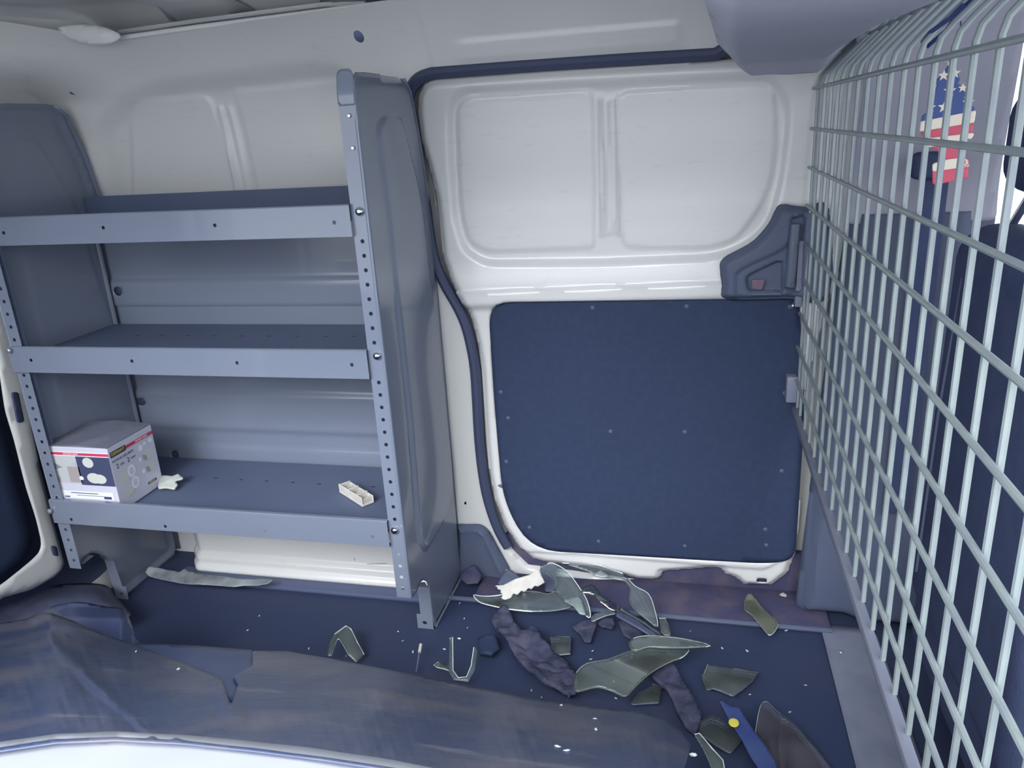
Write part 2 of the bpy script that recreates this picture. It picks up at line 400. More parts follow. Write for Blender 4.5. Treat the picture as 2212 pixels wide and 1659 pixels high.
# ---- rear of the cargo bay: header, door with its dark board
RX = -1.45
def rear_fn(Q):                      # Q = (Y, Z)
    X = np.full(len(Q), RX)
    X = X-.10*np.clip((Q[:, 1]-1.22)/.13, 0, 1)*0
    X = X+.065*sm(Q[:, 1], 1.19, 1.26)+.10*np.clip((Q[:, 0]-1.35)/.2, 0, 1)**2*sm(Q[:, 1], 1.19, 1.24)
    return np.stack([X, Q[:, 0], Q[:, 1]], 1)
rear_open = rnd([(.45, .05), (1.48, .05), (1.48, 1.17), (.45, 1.17)], .08)
rw = surf('wall_rear', [(.3, -.02), (1.62, -.02), (1.62, 1.328), (1.5, 1.336), (.3, 1.345)], .02, rear_fn, WHITE, origin=(0, 0, 0), holes=[rear_open], angle=60)
tag(rw, kind='structure')
# gusset where header meets roof rail
gp = oy([(125, 64), (150, 55), (200, 54), (240, 64), (262, 78), (235, 95), (170, 92)], 1.47)
gz = np.array([(p[0], p[2]) for p in gp])
gus = surf('trim_5', catmull(gz, 5), .006, lambda Q: np.stack([Q[:, 0], 1.47-.010*inside(Q, catmull(gz*.55+gz.mean(0)*.45, 5), .03), Q[:, 1]], 1), WHITE2, thick=.003,
           holes=[circ(*[v for v in oy([(198, 71)], 1.47)[0][[0, 2]]], .003, 10)])
tag(gus, kind='structure')
# rear door (structure): pressed white frame with a dark board in it
bd_px = [(0, 886), (20, 950), (45, 1050), (68, 1120), (80, 1172), (76, 1192), (55, 1212), (0, 1256)]
bd = ox(bd_px, RX-.02)[:, [1, 2]]
door2 = empty('door_2', (RX, .95, 0), kind='structure')
board_poly = np.vstack([bd, [(.55, bd[-1][1]), (.55, 1.1), (1.36, 1.1)]])
board_poly = rnd(board_poly, .015, 3)
fr_out = ox([(40, 730), (75, 1000), (105, 1120), (118, 1165), (132, 1222), (112, 1243), (60, 1272), (0, 1288)], RX-.02)[:, [1, 2]]
fr_poly = np.vstack([fr_out, [(.48, fr_out[-1][1]-.0), (.48, 1.18), (1.47, 1.18)]])
surf('door_frame', fr_poly, .012, lambda Q: np.stack([RX-.02+.012*inside(Q, fr_poly, .03), Q[:, 0], Q[:, 1]], 1), WHITE, door2, holes=[board_poly], thick=.004)
surf('liner_board', board_poly*1.0, .03, lambda Q: np.stack([np.full(len(Q), RX-.035), Q[:, 0], Q[:, 1]], 1), BOARD, door2, thick=.004)
sp = ox([(23, 847), (37, 847), (50, 911), (36, 914)], RX-.004)[:, [1, 2]]
surf('slot', rnd(sp, .006), .004, lambda Q: np.stack([np.full(len(Q), RX-.004), Q[:, 0], Q[:, 1]], 1), RUBBER, door2, thick=.003)
sp = ox([(108, 1178), (120, 1180), (124, 1202), (114, 1200)], RX-.004)[:, [1, 2]]
surf('rubber_buffer', rnd(sp, .006), .004, lambda Q: np.stack([np.full(len(Q), RX-.004), Q[:, 0], Q[:, 1]], 1), RUBBER, door2, thick=.004)
box('door_skin', (RX-.09, .3, -.1), (RX-.08, 1.6, 1.3), BOARD, door2)
# ---- sliding door
door = empty('door_1', (-.12, 1.63, .02), kind='structure')
inner = lambda pts, r: rnd(wxz(pts, .0), r)
win_o = inner([(972, 196), (1672, 166), (1705, 240), (1686, 400), (1655, 500), (1560, 554), (1300, 565), (1050, 567), (1005, 540), (984, 470), (975, 330)], [.05, .05, .03, .05, .05, .06, .01, .04, .03, .03, .03])
win_l = inner([(986, 212), (1280, 192), (1284, 536), (1050, 543), (1012, 520), (995, 440)], [.04, .02, .015, .04, .03, .03])
win_r = inner([(1340, 198), (1672, 180), (1677, 330), (1655, 430), (1590, 520), (1520, 537), (1346, 534)], [.02, .03, .05, .06, .07, .03, .02])
board = inner([(1058, 648), (1724, 643), (1738, 860), (1716, 1206), (1640, 1210), (1150, 1182), (1090, 1080), (1070, 860)], [.055, .02, .2, .045, .03, .08, .10, .2])
board_in = board
belt_a, belt_b = wxz([(1040, 590), (1560, 572)]); led_a, led_b = wxz([(1090, 625), (1560, 607)]); led2_a, led2_b = wxz([(1110, 650), (1560, 634)])
def below(Q, a, b, w0, w1):          # 1 under the line a-b
    zl = a[1]+(Q[:, 0]-a[0])*(b[1]-a[1])/(b[0]-a[0]); return sm(zl-Q[:, 1], w0, w1)
rec2 = rnd(wxz([(1100, 1186), (1240, 1193), (1650, 1226), (1700, 1200), (1725, 1100), (1760, 1240), (1650, 1300), (1100, 1300)]), .01)
def door_fn(Q, base=.012):
    Y = prof(Q[:, 1])-base
    edge = sd(Q, DW)
    d = .014*sm(edge, -.018, 0)                                   # rolled outer edge
    d += .012*inside(Q, win_o, .014)
    d += -.005*inside(Q, win_l, .005)-.005*inside(Q, win_r, .005)
    for a, b, h in (((1297, 212), (1301, 505), -.006), ((1333, 210), (1336, 500), -.006), ((1315, 215), (1318, 500), -.004)):
        d += h*ridge_px(Q, a, b, .008)
    bl = below(Q, belt_a, belt_b, -.03, .03); d += -.008*bl*(1-below(Q, led_a, led_b, -.004, .004))
    d += -.016*below(Q, led_a, led_b, -.004, .003)*(1-below(Q, led2_a, led2_b, -.004, .02))
    d += .006*inside(Q, board, .012)
    d += .006*inside(Q, rec2, .010)
    return np.stack([Q[:, 0], Y+d, Q[:, 1]], 1)
surf('door_panel', DW, .005, door_fn, WHITE, door, thick=.002, off=1, angle=55, origin=(-.12, 1.63, .02),
     holes=[rnd(wxz([(1634, 1246), (1656, 1247), (1656, 1258), (1634, 1257)]), .003), rnd(board*1.0, 0)])
bo = surf('hardboard_liner', board, .012, lambda Q: np.stack([Q[:, 0], prof(Q[:, 1])-.012+.001+.0*Q[:, 0], Q[:, 1]], 1), BOARD, door, thick=.003, angle=60)
for x, y in [(1280, 664), (1483, 661), (1706, 662), (1082, 846), (1098, 902), (1319, 931), (1479, 932), (1094, 996), (1695, 848), (1688, 1016), (1479, 1178), (1293, 1168), (1144, 1138), (1653, 1142), (1655, 1176)]:
    p = o1(ow, x, y, .011); lathe('push_pin', [(.0065, 0), (.0062, .0012), (.0045, .003), (.002, .0038)], p, (0, -1, 0), PLAST, bo, 12)
for x, y in [(1086, 686), (1100, 783), (1092, 918), (1090, 1046)]:     # torn fixing nicks on the left edge
    q = wxz([(x-12, y-3), (x+2, y-5), (x+14, y+1), (x, y+4)]); surf('tear', catmull(q, 3), .002, lambda Q: np.stack([Q[:, 0], prof(Q[:, 1])-.0125, Q[:, 1]], 1), ZINC if y == 686 else PLAST2, bo, thick=.001)
# door seal
sealP = np.array([[x, prof(z)-.002, z] for x, z in catmull(seal_c, 3)[:-6]])
seal = tube('trim_6', sealP, .0125, RUBBER, n=10); tag(seal, kind='structure')
# rust at the seal foot
rp_ = wxz([(1096, 1222), (1113, 1229), (1108, 1235), (1088, 1234)])
rs = surf('trim_7', catmull(rp_, 3), .003, lambda Q: np.stack([Q[:, 0], prof(Q[:, 1])-.014, Q[:, 1]], 1), mat('rusty_edge', (150, 120, 118), .9), thick=.004); tag(rs, kind='structure')
# latch cover at the front edge of the door
lat_px = [(1556, 577), (1559, 564), (1572, 552), (1614, 530), (1637, 512), (1661, 483), (1677, 451), (1686, 443), (1697, 442), (1716, 446), (1739, 447), (1790, 452), (1790, 640), (1700, 644), (1570, 645), (1561, 616)]
lat = catmull(wxz(lat_px, .03), 3)
lin = catmull(wxz([(1587, 600), (1590, 585), (1620, 566), (1690, 532), (1702, 500), (1706, 462), (1715, 456), (1785, 458), (1785, 632), (1700, 640), (1600, 642), (1588, 625)], .03), 3)
pock = rnd(wxz([(1610, 596), (1620, 588), (1674, 562), (1690, 561), (1690, 628), (1618, 628), (1611, 618)], .03), .006)
hrec = rnd(wxz([(1706, 468), (1738, 462), (1730, 626), (1697, 626)], .03), .006)
def lat_fn(Q):
    e = sd(Q, lat); Y = prof(Q[:, 1])-.030-.022*sm(-e, 0, .014)
    Y = Y+.006*inside(Q, lin, .010)-.004*inside(Q, lin, .004)*0
    Y = Y+.014*inside(Q, pock, .006)+.012*inside(Q, hrec, .006)
    return np.stack([Q[:, 0], Y, Q[:, 1]], 1)
latch = surf('latch_cover', lat, .003, lat_fn, PLAST, door, thick=.002, angle=60)
h0, h1 = o1(ow, 1717, 484, .046), o1(ow, 1706, 618, .046)
tube('pull_handle', [h0+(0, 0, 0), h0*.7+h1*.3+(0, -.003, 0), h0*.3+h1*.7+(0, -.003, 0), h1], .0095, PLAST2, latch, 10)
lv = wxz([(1622, 602), (1652, 600), (1646, 624), (1624, 622)], .03)
surf('release_lever', rnd(lv, .004), .002, lambda Q: np.stack([Q[:, 0], prof(Q[:, 1])-.040, Q[:, 1]], 1), mat('red_brown_lever', (112, 92, 112), .5), latch, thick=.003)
# ---- scuff trim, threshold, B-pillar trim
sc_px = rnd(wxz([(985, 1138), (1036, 1138), (1052, 1150), (1100, 1238), (1085, 1262), (985, 1262)], .02), [.0, .01, .02, .01, 0, 0])
scc = rnd(wxz([(985, 1150), (1030, 1148), (1046, 1162), (1080, 1246), (985, 1250)], .02), .01)
tg = surf('trim_8', sc_px, .004, lambda Q: np.stack([Q[:, 0], prof(Q[:, 1])-.006-.018*(1-sm(sd(Q, sc_px), -.014, 0))+.004*inside(Q, scc, .01), Q[:, 1]], 1), PLAST, thick=.002); tag(tg, kind='structure')
th = box('trim_9', (-.50, 1.505, 0.0), (.30, 1.66, .012), DUST, bev=.005); tag(th, kind='structure')
th3 = box('trim_18', (-.50, 1.635, .0), (.30, 1.655, .11), DUST, bev=.003); tag(th3, kind='structure')
th2 = tube('trim_10', [(-.56, 1.50, .008), (-.2, 1.50, .009), (.30, 1.50, .008)], .006, PLAST, n=8); tag(th2, kind='structure')
bp_poly = rnd([(.236, .0), (.62, .0), (.50, .38), (.50, 1.17), (.30, 1.17), (.262, .62)], .012)
def bp_fn(Q):
    Y = 1.585-.035*(1-sm(sd(Q, bp_poly), -.03, 0))-.02*sm(Q[:, 0], .33, .37)*sm(Q[:, 1], .9, .6)
    return np.stack([Q[:, 0], Y, Q[:, 1]], 1)
bpil = surf('trim_11', rnd([(.236, .0), (.56, .0), (.53, .40), (.53, .88), (.28, .88), (.262, .62)], .012), .008, bp_fn, PLAST, thick=.003); tag(bpil, kind='structure')
bpu = surf('trim_12', rnd([(.272, .862), (.524, .862), (.482, 1.26), (.22, 1.26), (.27, 1.10)], .012), .01,
           lambda Q: np.stack([Q[:, 0], 1.56-.0*Q[:, 0]-.12*sm(Q[:, 1], .86, 1.26), Q[:, 1]], 1), TRIM, thick=.003); tag(bpu, kind='structure')
# cab side: door trim and the window opening beyond the pillar
cb = box('wall_cab_door', (.47, 1.55, -.0), (1.5, 1.60, .80), PLAST, bev=.01); tag(cb, kind='structure')
wp = box('window_1', (.50, 1.585, .80), (1.45, 1.592, 1.20), glassmat('cab_window_glass', (.96, .98, 1.0), .015)); tag(wp, kind='structure')
# body side is closed only behind the door: cut the far part of the wall_far at the cab window
# ---- headliner over the mesh
hl_px = [(1500, 0), (1524, 60), (1543, 108), (1548, 125), (1565, 143), (1582, 155), (1600, 158), (1690, 156), (1782, 150)]
def hz(px):
    y = np.array([.73, 1.03, 1.30, 1.40, 1.46, 1.50, 1.52, 1.53, 1.53])
    return y
hp = np.array([o1(oy, a[0], a[1], yy) for a, yy in zip(hl_px, hz(0))])
hpoly = np.vstack([hp[:, :2], [(.34, 1.53), (1.45, 1.53), (1.45, .25), (-.02, .25)]])
hzv = lambda Q: 1.150+.03*(1.53-Q[:, 1])
def head_fn(Q):
    e = sd(Q, hpoly); z = hp[:, 2]
    zz = np.interp(Q[:, 1], hp[:7, 1], hp[:7, 2])
    return np.stack([Q[:, 0], Q[:, 1], np.minimum(zz+1.0*np.clip(Q[:, 0]-.20, 0, None), 1.35)+.035*sm(e, -.035, 0)-.012], 1)
hd = surf('headliner', hpoly, .012, head_fn, HEADL, thick=.03, off=1, angle=60); tag(hd, kind='structure')
# near side: low body side with a white sill under the broken-out window
nb = box('wall_near', (-1.46, .20, -.02), (1.5, .24, .58), WHITE); tag(nb, kind='structure')
SILLZ = .62
sill_px = [(-60, 1640), (0, 1622), (120, 1604), (250, 1598), (400, 1606), (550, 1622), (700, 1640), (850, 1662), (950, 1682)]
sp_ = oz([(x, y+3) for x, y in sill_px], SILLZ)[:, :2]
sill_poly = np.vstack([sp_, [(.4, .38), (.4, .2), (-1.2, .2), (-1.2, .5)]])
def sill_fn(Q): return np.stack([Q[:, 0], Q[:, 1], SILLZ-.012*sm(Q[:, 1], .34, .24)+wavy(Q, 18, .0015, 8)], 1)
sill = surf('trim_13', sill_poly, .01, sill_fn, mat('darkened_white_sill', (146, 150, 160), .4, noise=(6, (138, 142, 153), .4, .7)), thick=.01, off=1); tag(sill, kind='structure')  # white paint darkened to offset the strong light on the sill
# torn paint smear on the sill
sc_ = [o1(oz, x, y, SILLZ+.001)[:2] for x, y in [(300, 1628), (320, 1618), (345, 1624), (400, 1630), (500, 1632), (512, 1640), (440, 1645), (370, 1648), (320, 1640)]]
sm1 = surf('trim_14', catmull(sc_, 4), .004, lambda Q: np.stack([Q[:, 0], Q[:, 1], np.full(len(Q), SILLZ+.003)], 1), mat('cream_scraped_filler', (190, 184, 170), .7), thick=.002); tag(sm1, kind='structure')
sc_ = [o1(oz, x, y, SILLZ+.004)[:2] for x, y in [(372, 1633), (420, 1630), (512, 1632), (470, 1640), (400, 1642), (378, 1647)]]
sm2 = surf('trim_15', catmull(sc_, 4), .004, lambda Q: np.stack([Q[:, 0], Q[:, 1], np.full(len(Q), SILLZ+.005)], 1), RUBBER, thick=.002); tag(sm2, kind='structure')

# ================================================================== BUCKLED LINER at the near side
IN_X = [-200, 0, 60, 110, 150, 220, 285, 350, 430, 545, 620, 720, 850, 1000, 1130, 1290, 1380, 1440, 1500]
IN_Y = [1350, 1345, 1335, 1325, 1340, 1372, 1390, 1393, 1398, 1406, 1408, 1425, 1450, 1480, 1507, 1530, 1538, 1550, 1590]
OUT_X = [-200, 0, 120, 250, 400, 550, 700, 850, 1000, 1500]
OUT_Y = [1655, 1624, 1606, 1600, 1608, 1624, 1643, 1666, 1690, 1745]
liner_px = [(-200, 1352), (0, 1347), (60, 1337), (80, 1327), (110, 1325), (160, 1343), (220, 1370), (287, 1392), (350, 1416), (430, 1447), (478, 1467), (488, 1500), (499, 1527), (507, 1500), (514, 1480), (504, 1463), (530, 1448), (546, 1440),
            (545, 1407), (620, 1408), (720, 1425), (850, 1450), (1000, 1480), (1130, 1507), (1290, 1530), (1380, 1538), (1430, 1552), (1470, 1580), (1492, 1610), (1470, 1690), (1440, 1745),
            (1000, 1690), (850, 1666), (700, 1643), (550, 1624), (400, 1608), (250, 1600), (120, 1606), (0, 1624), (-200, 1655)]
def liner_z(Q):
    yi = np.interp(Q[:, 0], IN_X, IN_Y); yo = np.interp(Q[:, 0], OUT_X, OUT_Y)
    t = np.clip((Q[:, 1]-yi)/(yo-yi), -.05, 1.05)
    z = .30+.335*t+.035*np.sin(np.clip(t, 0, 1)*math.pi)
    z += wavy(Q, .012, .008, 11)*np.sin(np.clip(t, 0, 1)*math.pi)
    z += .016*line_ridge(Q, (85, 1335), (215, 1368), 26)+.008*line_ridge(Q, (100, 1380), (230, 1500), 22)
    z += .012*line_ridge(Q, (470, 1470), (500, 1530), 40)+.006*line_ridge(Q, (620, 1480), (780, 1440), 18)-.006*line_ridge(Q, (500, 1560), (760, 1530), 30)
    z += .007*line_ridge(Q, (380, 1590), (520, 1560), 18)
    z += wavy(Q, .045, .0035, 21)*sm(t, 0, .2)*(1-sm(t, .85, 1))+.006*line_ridge(Q, (180, 1460), (330, 1590), 16)+.006*line_ridge(Q, (820, 1500), (1120, 1600), 22)-.006*line_ridge(Q, (1000, 1520), (1300, 1590), 26)
    return z
def liner_fn(Q): return oz(Q, liner_z(Q))
lp = empty('buckled_liner_panel', tuple(o1(oz, 700, 1600, .5)*[1, 1, 0]), 'scuffed black inner liner panel, buckled and torn, lying along the near white sill', 'panel')
surf('scuffed_sheet', liner_px, 5, liner_fn, LINER, lp, thick=.002, off=0, angle=60)
under = [(285, 1391), (350, 1393), (430, 1397), (545, 1406), (560, 1450), (520, 1470), (516, 1520), (470, 1500), (430, 1475), (350, 1440)]
surf('unscuffed_edge', under, 6, lambda Q: oz(Q, liner_z(Q)-.016), LINERB, lp, thick=.003, off=0, angle=60)
lp.children[-1]['label'] = 'clean blue-black strip showing at the tear'
# loose shiny flap and arch cover at the left
def zsurf(name, px, cell, zf, m, parent=None, thick=.004, **k):
    return surf(name, px, cell, lambda Q: oz(Q, zf(Q)), m, parent, thick=thick, off=0, angle=60, **k)
fp = catmull([(78, 1345), (95, 1322), (125, 1308), (172, 1302), (230, 1312), (262, 1315), (273, 1326), (290, 1372), (297, 1398), (200, 1400), (120, 1380)], 3)
fo = zsurf('plastic_flap', fp, 5, lambda Q: .235-.030*sm(Q[:, 1], 1340, 1312)+.012*np.sin((Q[:, 0]-90)/200*5)-.02*sm(Q[:, 0], 255, 295), mat('satin_black_plastic', (72, 82, 118), .3, noise=(12, (60, 70, 108), .4, .7)))
tag(fo, 'smooth curved black plastic flap behind the left end of the buckled liner', 'flap')
ap = catmull([(-60, 1300), (0, 1288), (60, 1276), (130, 1264), (190, 1261), (232, 1267), (244, 1284), (268, 1312), (276, 1335), (150, 1350), (-60, 1370)], 3)
ao = zsurf('arch_cover', ap, 6, lambda Q: .05+.045*inside(Q, catmull([(-60, 1320), (60, 1290), (180, 1274), (230, 1290), (240, 1330), (-60, 1370)], 3), 40)+wavy(Q, .03, .006, 4), mat('dusty_black_plastic', (74, 80, 106), .6, noise=(8, (92, 92, 114), .5, .75)))
tag(ao, 'dusty black plastic wheel arch cover under the left foot of the shelving', 'cover')

# ================================================================== SHELVING
XE, XL, YF = -.56, -1.400, 1.28
shelf = empty('shelving_unit', (-.98, 1.43, 0), 'grey steel van shelving unit with three shelves along the far wall', 'shelving')
web = np.array([(1.28, .155), (1.28, 1.10), (1.281, 1.155), (1.292, 1.170), (1.33, 1.172), (1.52, 1.172), (1.545, 1.165), (1.560, 1.15), (1.590, 1.06), (1.608, .965), (1.614, .85), (1.616, .70), (1.614, .02),
                (1.60, .0), (1.392, .0), (1.383, .04), (1.380, .11), (1.372, .135), (1.352, .152), (1.332, .158), (1.315, .152), (1.30, .150)])
emb_px = [(814, 300), (820, 265), (838, 252), (860, 256), (872, 290), (882, 330), (906, 435), (920, 557), (940, 700), (961, 900), (974, 1050), (958, 1117), (924, 1178), (916, 1184), (908, 1175), (900, 1135), (881, 900), (859, 697), (850, 592), (833, 435)]
emb = catmull(ox(emb_px, XE)[:, [1, 2]], 3)
def endpanel(x, side, label=None):
    def fn(Q):
        d = .006*inside(Q, emb, .010)*(1 if side > 0 else .4)
        d += -.012*sm(sd(Q, web), -.012, 0)*((Q[:, 0] > 1.40))*side*1.0   # rear edge rolls in
        return np.stack([x+d*1.0-.0, Q[:, 0], Q[:, 1]], 1)
    e = surf('end_panel', web, .006, fn, SHELF, shelf, thick=.002, off=0, angle=50)
    # front flange with its row of holes, folded towards the shelves
    s = -side
    zs = []
    for (xa, ya), (xb, yb), n in (((786, 521), (811, 740), 8), ((821, 826), (852, 1121), 12), ((858, 1197), (865, 1270), 4)):
        for t in np.linspace(0, 1, n): zs.append(o1(oy, xa+(xb-xa)*t, ya+(yb-ya)*t, YF)[2])
    u0, u1 = 0, .031
    V, Fc = cells_with_holes(u0, u1, .155, 1.12, [(.016, z, .0038, .0038) for z in zs], lambda u, v: (x+s*u, YF-.001, v), 1)
    fo = link('front_flange', mesh_of(V, Fc, False), SHELF, e)
    box('channel_return', (min(x+s*.004, x+s*.029), YF+.012, .315), (max(x+s*.004, x+s*.029), YF+.014, 1.11), SHELF_SHADED, e)
    # rolled corner bead and curved top of the flange
    bead = tube('corner_bead', [(x+s*.002, YF+.001, .157), (x+s*.002, YF+.001, 1.08), (x+s*.004, YF+.004, 1.13), (x+s*.004, YF+.010, 1.165)], .0035, SHELF, e, 8)
    top = surf('flange_top', rnd([(0, 1.118), (0, 1.165), (.006, 1.176), (.026, 1.176), (.031, 1.168), (.031, 1.118)], .004), .004, lambda Q: np.stack([x+s*Q[:, 0], YF-.001+.008*sm(Q[:, 1], 1.13, 1.18), Q[:, 1]], 1), SHELF, e, thick=.002, off=0)
    rr = np.array([(1.532, 1.170), (1.560, 1.15), (1.590, 1.06), (1.608, .965), (1.614, .85), (1.616, .70), (1.614, .01)])
    V = []; Fc = []
    for i, (yy, zz) in enumerate(rr): V += [(x, yy, zz), (x+s*.022, yy+.001, zz)]
    Fc = [(2*i, 2*i+1, 2*i+3, 2*i+2) for i in range(len(rr)-1)]
    solid(link('rear_flange', mesh_of(V, Fc), SHELF, e), .002)
    # foot: flange with a bolt hole, bottom edge lip
    V, Fc = cells_with_holes(0, .030, .002, .040, [(.016, .018, .0042, .0042)], lambda u, v: (x+s*(u*1.25), 1.384, v), 1)
    k = len(V); V += [(x, 1.384, .04), (x+s*.028, 1.384, .04), (x+s*.026, 1.379, .115), (x, 1.379, .115), (x+s*.022, 1.362, .140), (x, 1.362, .140), (x+s*.018, 1.335, .156), (x, 1.335, .156), (x+s*.012, 1.305, .150), (x, 1.305, .150)]
    Fc += [(k, k+1, k+2, k+3), (k+3, k+2, k+4, k+5), (k+5, k+4, k+6, k+7), (k+7, k+6, k+8, k+9)]
    link('foot_flange', mesh_of(V, Fc, False), SHELF, e)
    tube('bottom_bead', [(x+side*.002, 1.395, .003), (x+side*.002, 1.60, .003)], .003, SHELF, e, 6)
    return e
right = endpanel(XE, 1)
left = endpanel(XL, -1)
for x, y in ((777, 457), (815, 769), (853, 1146)):
    p = o1(oy, x, y, YF-.003); lathe('bolt', [(.0078, 0), (.0078, .002), (.006, .0048), (.0025, .0065)], p, (0, -1, 0), CHROME, right, 14)
for x, y in ((754, 250), (762, 320)):
    p = o1(oy, x, y, YF-.003); lathe('screw', [(.0035, 0), (.0028, .0018), (.001, .0022)], p, (0, -1, 0), ZINC, right, 10)
for x, y in ((20, 757), (108, 1104)):
    p = o1(oy, x, y, 1.266); lathe('bolt', [(.006, 0), (.006, .002), (.005, .004), (.002, .0055)], p, (0, -1, 0), ZINC, left, 12)
tops = (.957, .692, .336)
hol = (((8, 503), (223, 492), (464, 487), (722, 481)), ((67, 778), (285, 780), (512, 784), (760, 788)), ((154, 1122), (357, 1137), (573, 1147), (805, 1160)))
for i, zt in enumerate(tops):
    x0, x1, yf = XL+(.0 if i else .003), XE-.030, 1.270
    hs = [(o1(oy, a, b, yf)[0], zt-.031, .0036, .0036) for a, b in hol[i]]
    hs = [(h[0], o1(oy, *hol[i][k], yf)[2], h[2], h[3]) for k, h in enumerate(hs)]
    hh = .058 if i != 2 else .060
    # lip as one mesh with the hem returns
    V, Fc = cells_with_holes(x0, x1, zt-hh+.002, zt-.002, hs, lambda u, v: (u, yf, v), 0)
    k = len(V)
    V += [(x0, yf, zt-.002), (x1, yf, zt-.002), (x1, yf+.003, zt), (x0, yf+.003, zt), (x1, yf+.012, zt-.001), (x0, yf+.012, zt-.001), (x1, yf+.013, zt-.03), (x0, yf+.013, zt-.03)]
    Fc += [(k, k+1, k+2, k+3), (k+3, k+2, k+4, k+5), (k+5, k+4, k+6, k+7)]
    k = len(V); V += [(x0, yf, zt-hh+.002), (x1, yf, zt-hh+.002), (x1, yf+.02, zt-hh), (x0, yf+.02, zt-hh)]; Fc.append((k, k+1, k+2, k+3))
    sh = empty('shelf', (-.98, 1.42, zt-.03)); sh.location = Vector((-.98, 1.42, zt-.03))-shelf.location; sh.parent = shelf
    bpy.context.view_layer.update()
    me = mesh_of(V, Fc, False); link('front_lip', me, SHELF, sh)
    # tray floor with a line of punched slots
    slots = [(x, 1.475, .006, .0022) for x in np.linspace(-1.25, -.64, 10)]
    V, Fc = cells_with_holes(x0, x1, yf+.012, 1.578, slots, lambda u, v: (u, v, zt-.030), 0)
    link('tray', mesh_of(V, Fc, False), SHELF_SHADED, sh)
    if i == 0: box('rear_riser', (x0, 1.574, zt-.032), (x1, 1.578, zt+.012), SHELF_SHADED, sh)
# back panels with pressed steps and round holes
zz = lambda y: o1(oy, 500, y, 1.58)[2]
def back_fn(Q, steps):
    Y = np.full(len(Q), 1.588)
    for a, b, h in steps: Y = Y+h*sm(Q[:, 1], a, b)
    return np.stack([Q[:, 0], Y, Q[:, 1]], 1)
def bhole(x, y, r):
    c = o1(oy, x, y, 1.588); return circ(c[0], c[2], r)
b1 = surf('back_panel', [(-1.385, .655), (-.567, .655), (-.567, .958), (-1.385, .958)], .006,
          lambda Q: back_fn(Q, [(zz(612), zz(597), .007), (zz(662), zz(657), -.005)]), SHELF, shelf, holes=[bhole(258, 628, .0115), bhole(264, 648, .004)], thick=.0015, off=0, angle=30)
b2 = surf('back_panel', [(-1.385, .272), (-.567, .272), (-.567, .69), (-1.385, .69)], .006,
          lambda Q: back_fn(Q, [(zz(857), zz(845), .007), (zz(940), zz(925), -.006), (zz(971), zz(966), .004)]), SHELF, shelf, holes=[bhole(307, 867, .0105), bhole(313, 888, .0035), bhole(378, 982, .011), bhole(316, 905, .003)], thick=.0015, off=0, angle=30)
cs = tube('corner_strip', [(-1.394, 1.582, .30), (-1.394, 1.582, .955)], .006, SHELF, shelf, 8)
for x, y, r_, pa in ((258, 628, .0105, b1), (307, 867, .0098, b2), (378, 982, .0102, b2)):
    lathe('hole_dark_disc', [(r_, 0), (r_, .003), (r_*.7, .004)], o1(oy, x, y, 1.594), (0, -1, 0), RUBBER, pa, 16)  # dark disc added behind each hole so it reads as shaded
for x, y in ((731, 807),): lathe('screw', [(.004, 0), (.003, .002), (.001, .0025)], o1(oy, x, y, 1.574), (0, -1, 0), ZINC, b2, 10)

# white inner sill seen beneath the bottom shelf
def low_fn(Q):
    z = Q[:, 1]; Y = 1.545-.015*sm(z, .055, .045)-.012*sm(z, .03, .02)+.012*sm(z, .15, .25)+.03*sm(Q[:, 0], -1.25, -1.29)
    return np.stack([Q[:, 0], Y, z], 1)
lw = surf('trim_16', rnd([(-1.285, .012), (-.57, .012), (-.57, .29), (-1.30, .29)], [.03, 0, 0, .0]), .005, low_fn, WHITE, thick=.003, angle=50); tag(lw, kind='structure')
for (xa, ya), (xb, yb) in (((728, 1219), (754, 1222)), ((764, 1222), (784, 1219)), ((792, 1219), (836, 1217)), ((552, 1207), (571, 1208)), ((765, 1205), (766, 1211)), ((767, 1230), (767, 1238))):
    q0, q1 = o1(oy, xa, ya, 1.541), o1(oy, xb, yb, 1.541)
    tube('scratch', [q0, q1], .0006, RUBBER, lw, 5)
lw2 = box('trim_17', (-1.30, 1.478, .0), (-.56, 1.534, .012), mat('grey_kick_strip', (84, 94, 124), .5), bev=.004); tag(lw2, kind='structure')

# ================================================================== WIRE PARTITION
XM = .205
part = empty('wire_partition', (XM, 1.0, .485), 'galvanised wire mesh partition between cargo bay and cab', 'partition')
ys = [1.572, 1.525, 1.452, 1.388, 1.322, 1.257, 1.192, 1.127, 1.063, 1.002, .942, .885, .829, .774, .720, .664, .608]
while ys[-1] > .28: ys.append(ys[-1]-.0555)
for i, y in enumerate(ys):
    tube('vertical_wire', [(XM+.005, y, .49), (XM+.005, y, 1.112), (XM+.008, y, 1.124), (XM+.018, y, 1.136), (XM+.225, y, 1.343)], .0030, WIRE, part, 8)
for z in (1.105, 1.035, .966, .896, .826, .756, .686, .616, .55):
    tube('cross_wire', [(XM-.001, 1.585, z), (XM-.001, .26, z)], .0031, WIRE, part, 8)
for d in (.05, .12, .19):
    tube('cross_wire', [(XM+.012+d, 1.60, 1.13+d), (XM+.012+d, .26, 1.13+d)], .0026, WIRE, part, 8)
box('bottom_rail', (XM-.006, .25, .476), (XM+.007, 1.575, .490), mat('rail_grey', (112, 117, 134), .5, metal=.1), part, .003)
bk = [o1(ox, a, b, XM-.012) for a, b in ((1718, 690), (1726, 690), (1722, 740))]
box('wall_bracket', (XM-.012, 1.575, .70), (XM+.002, 1.60, .83), mat('bracket_grey', (124, 128, 148), .5), part, .002)
box('wall_bracket', (XM-.018, 1.57, .50), (XM+.002, 1.60, .555), mat('bracket_grey', (124, 128, 148), .5), part, .002)
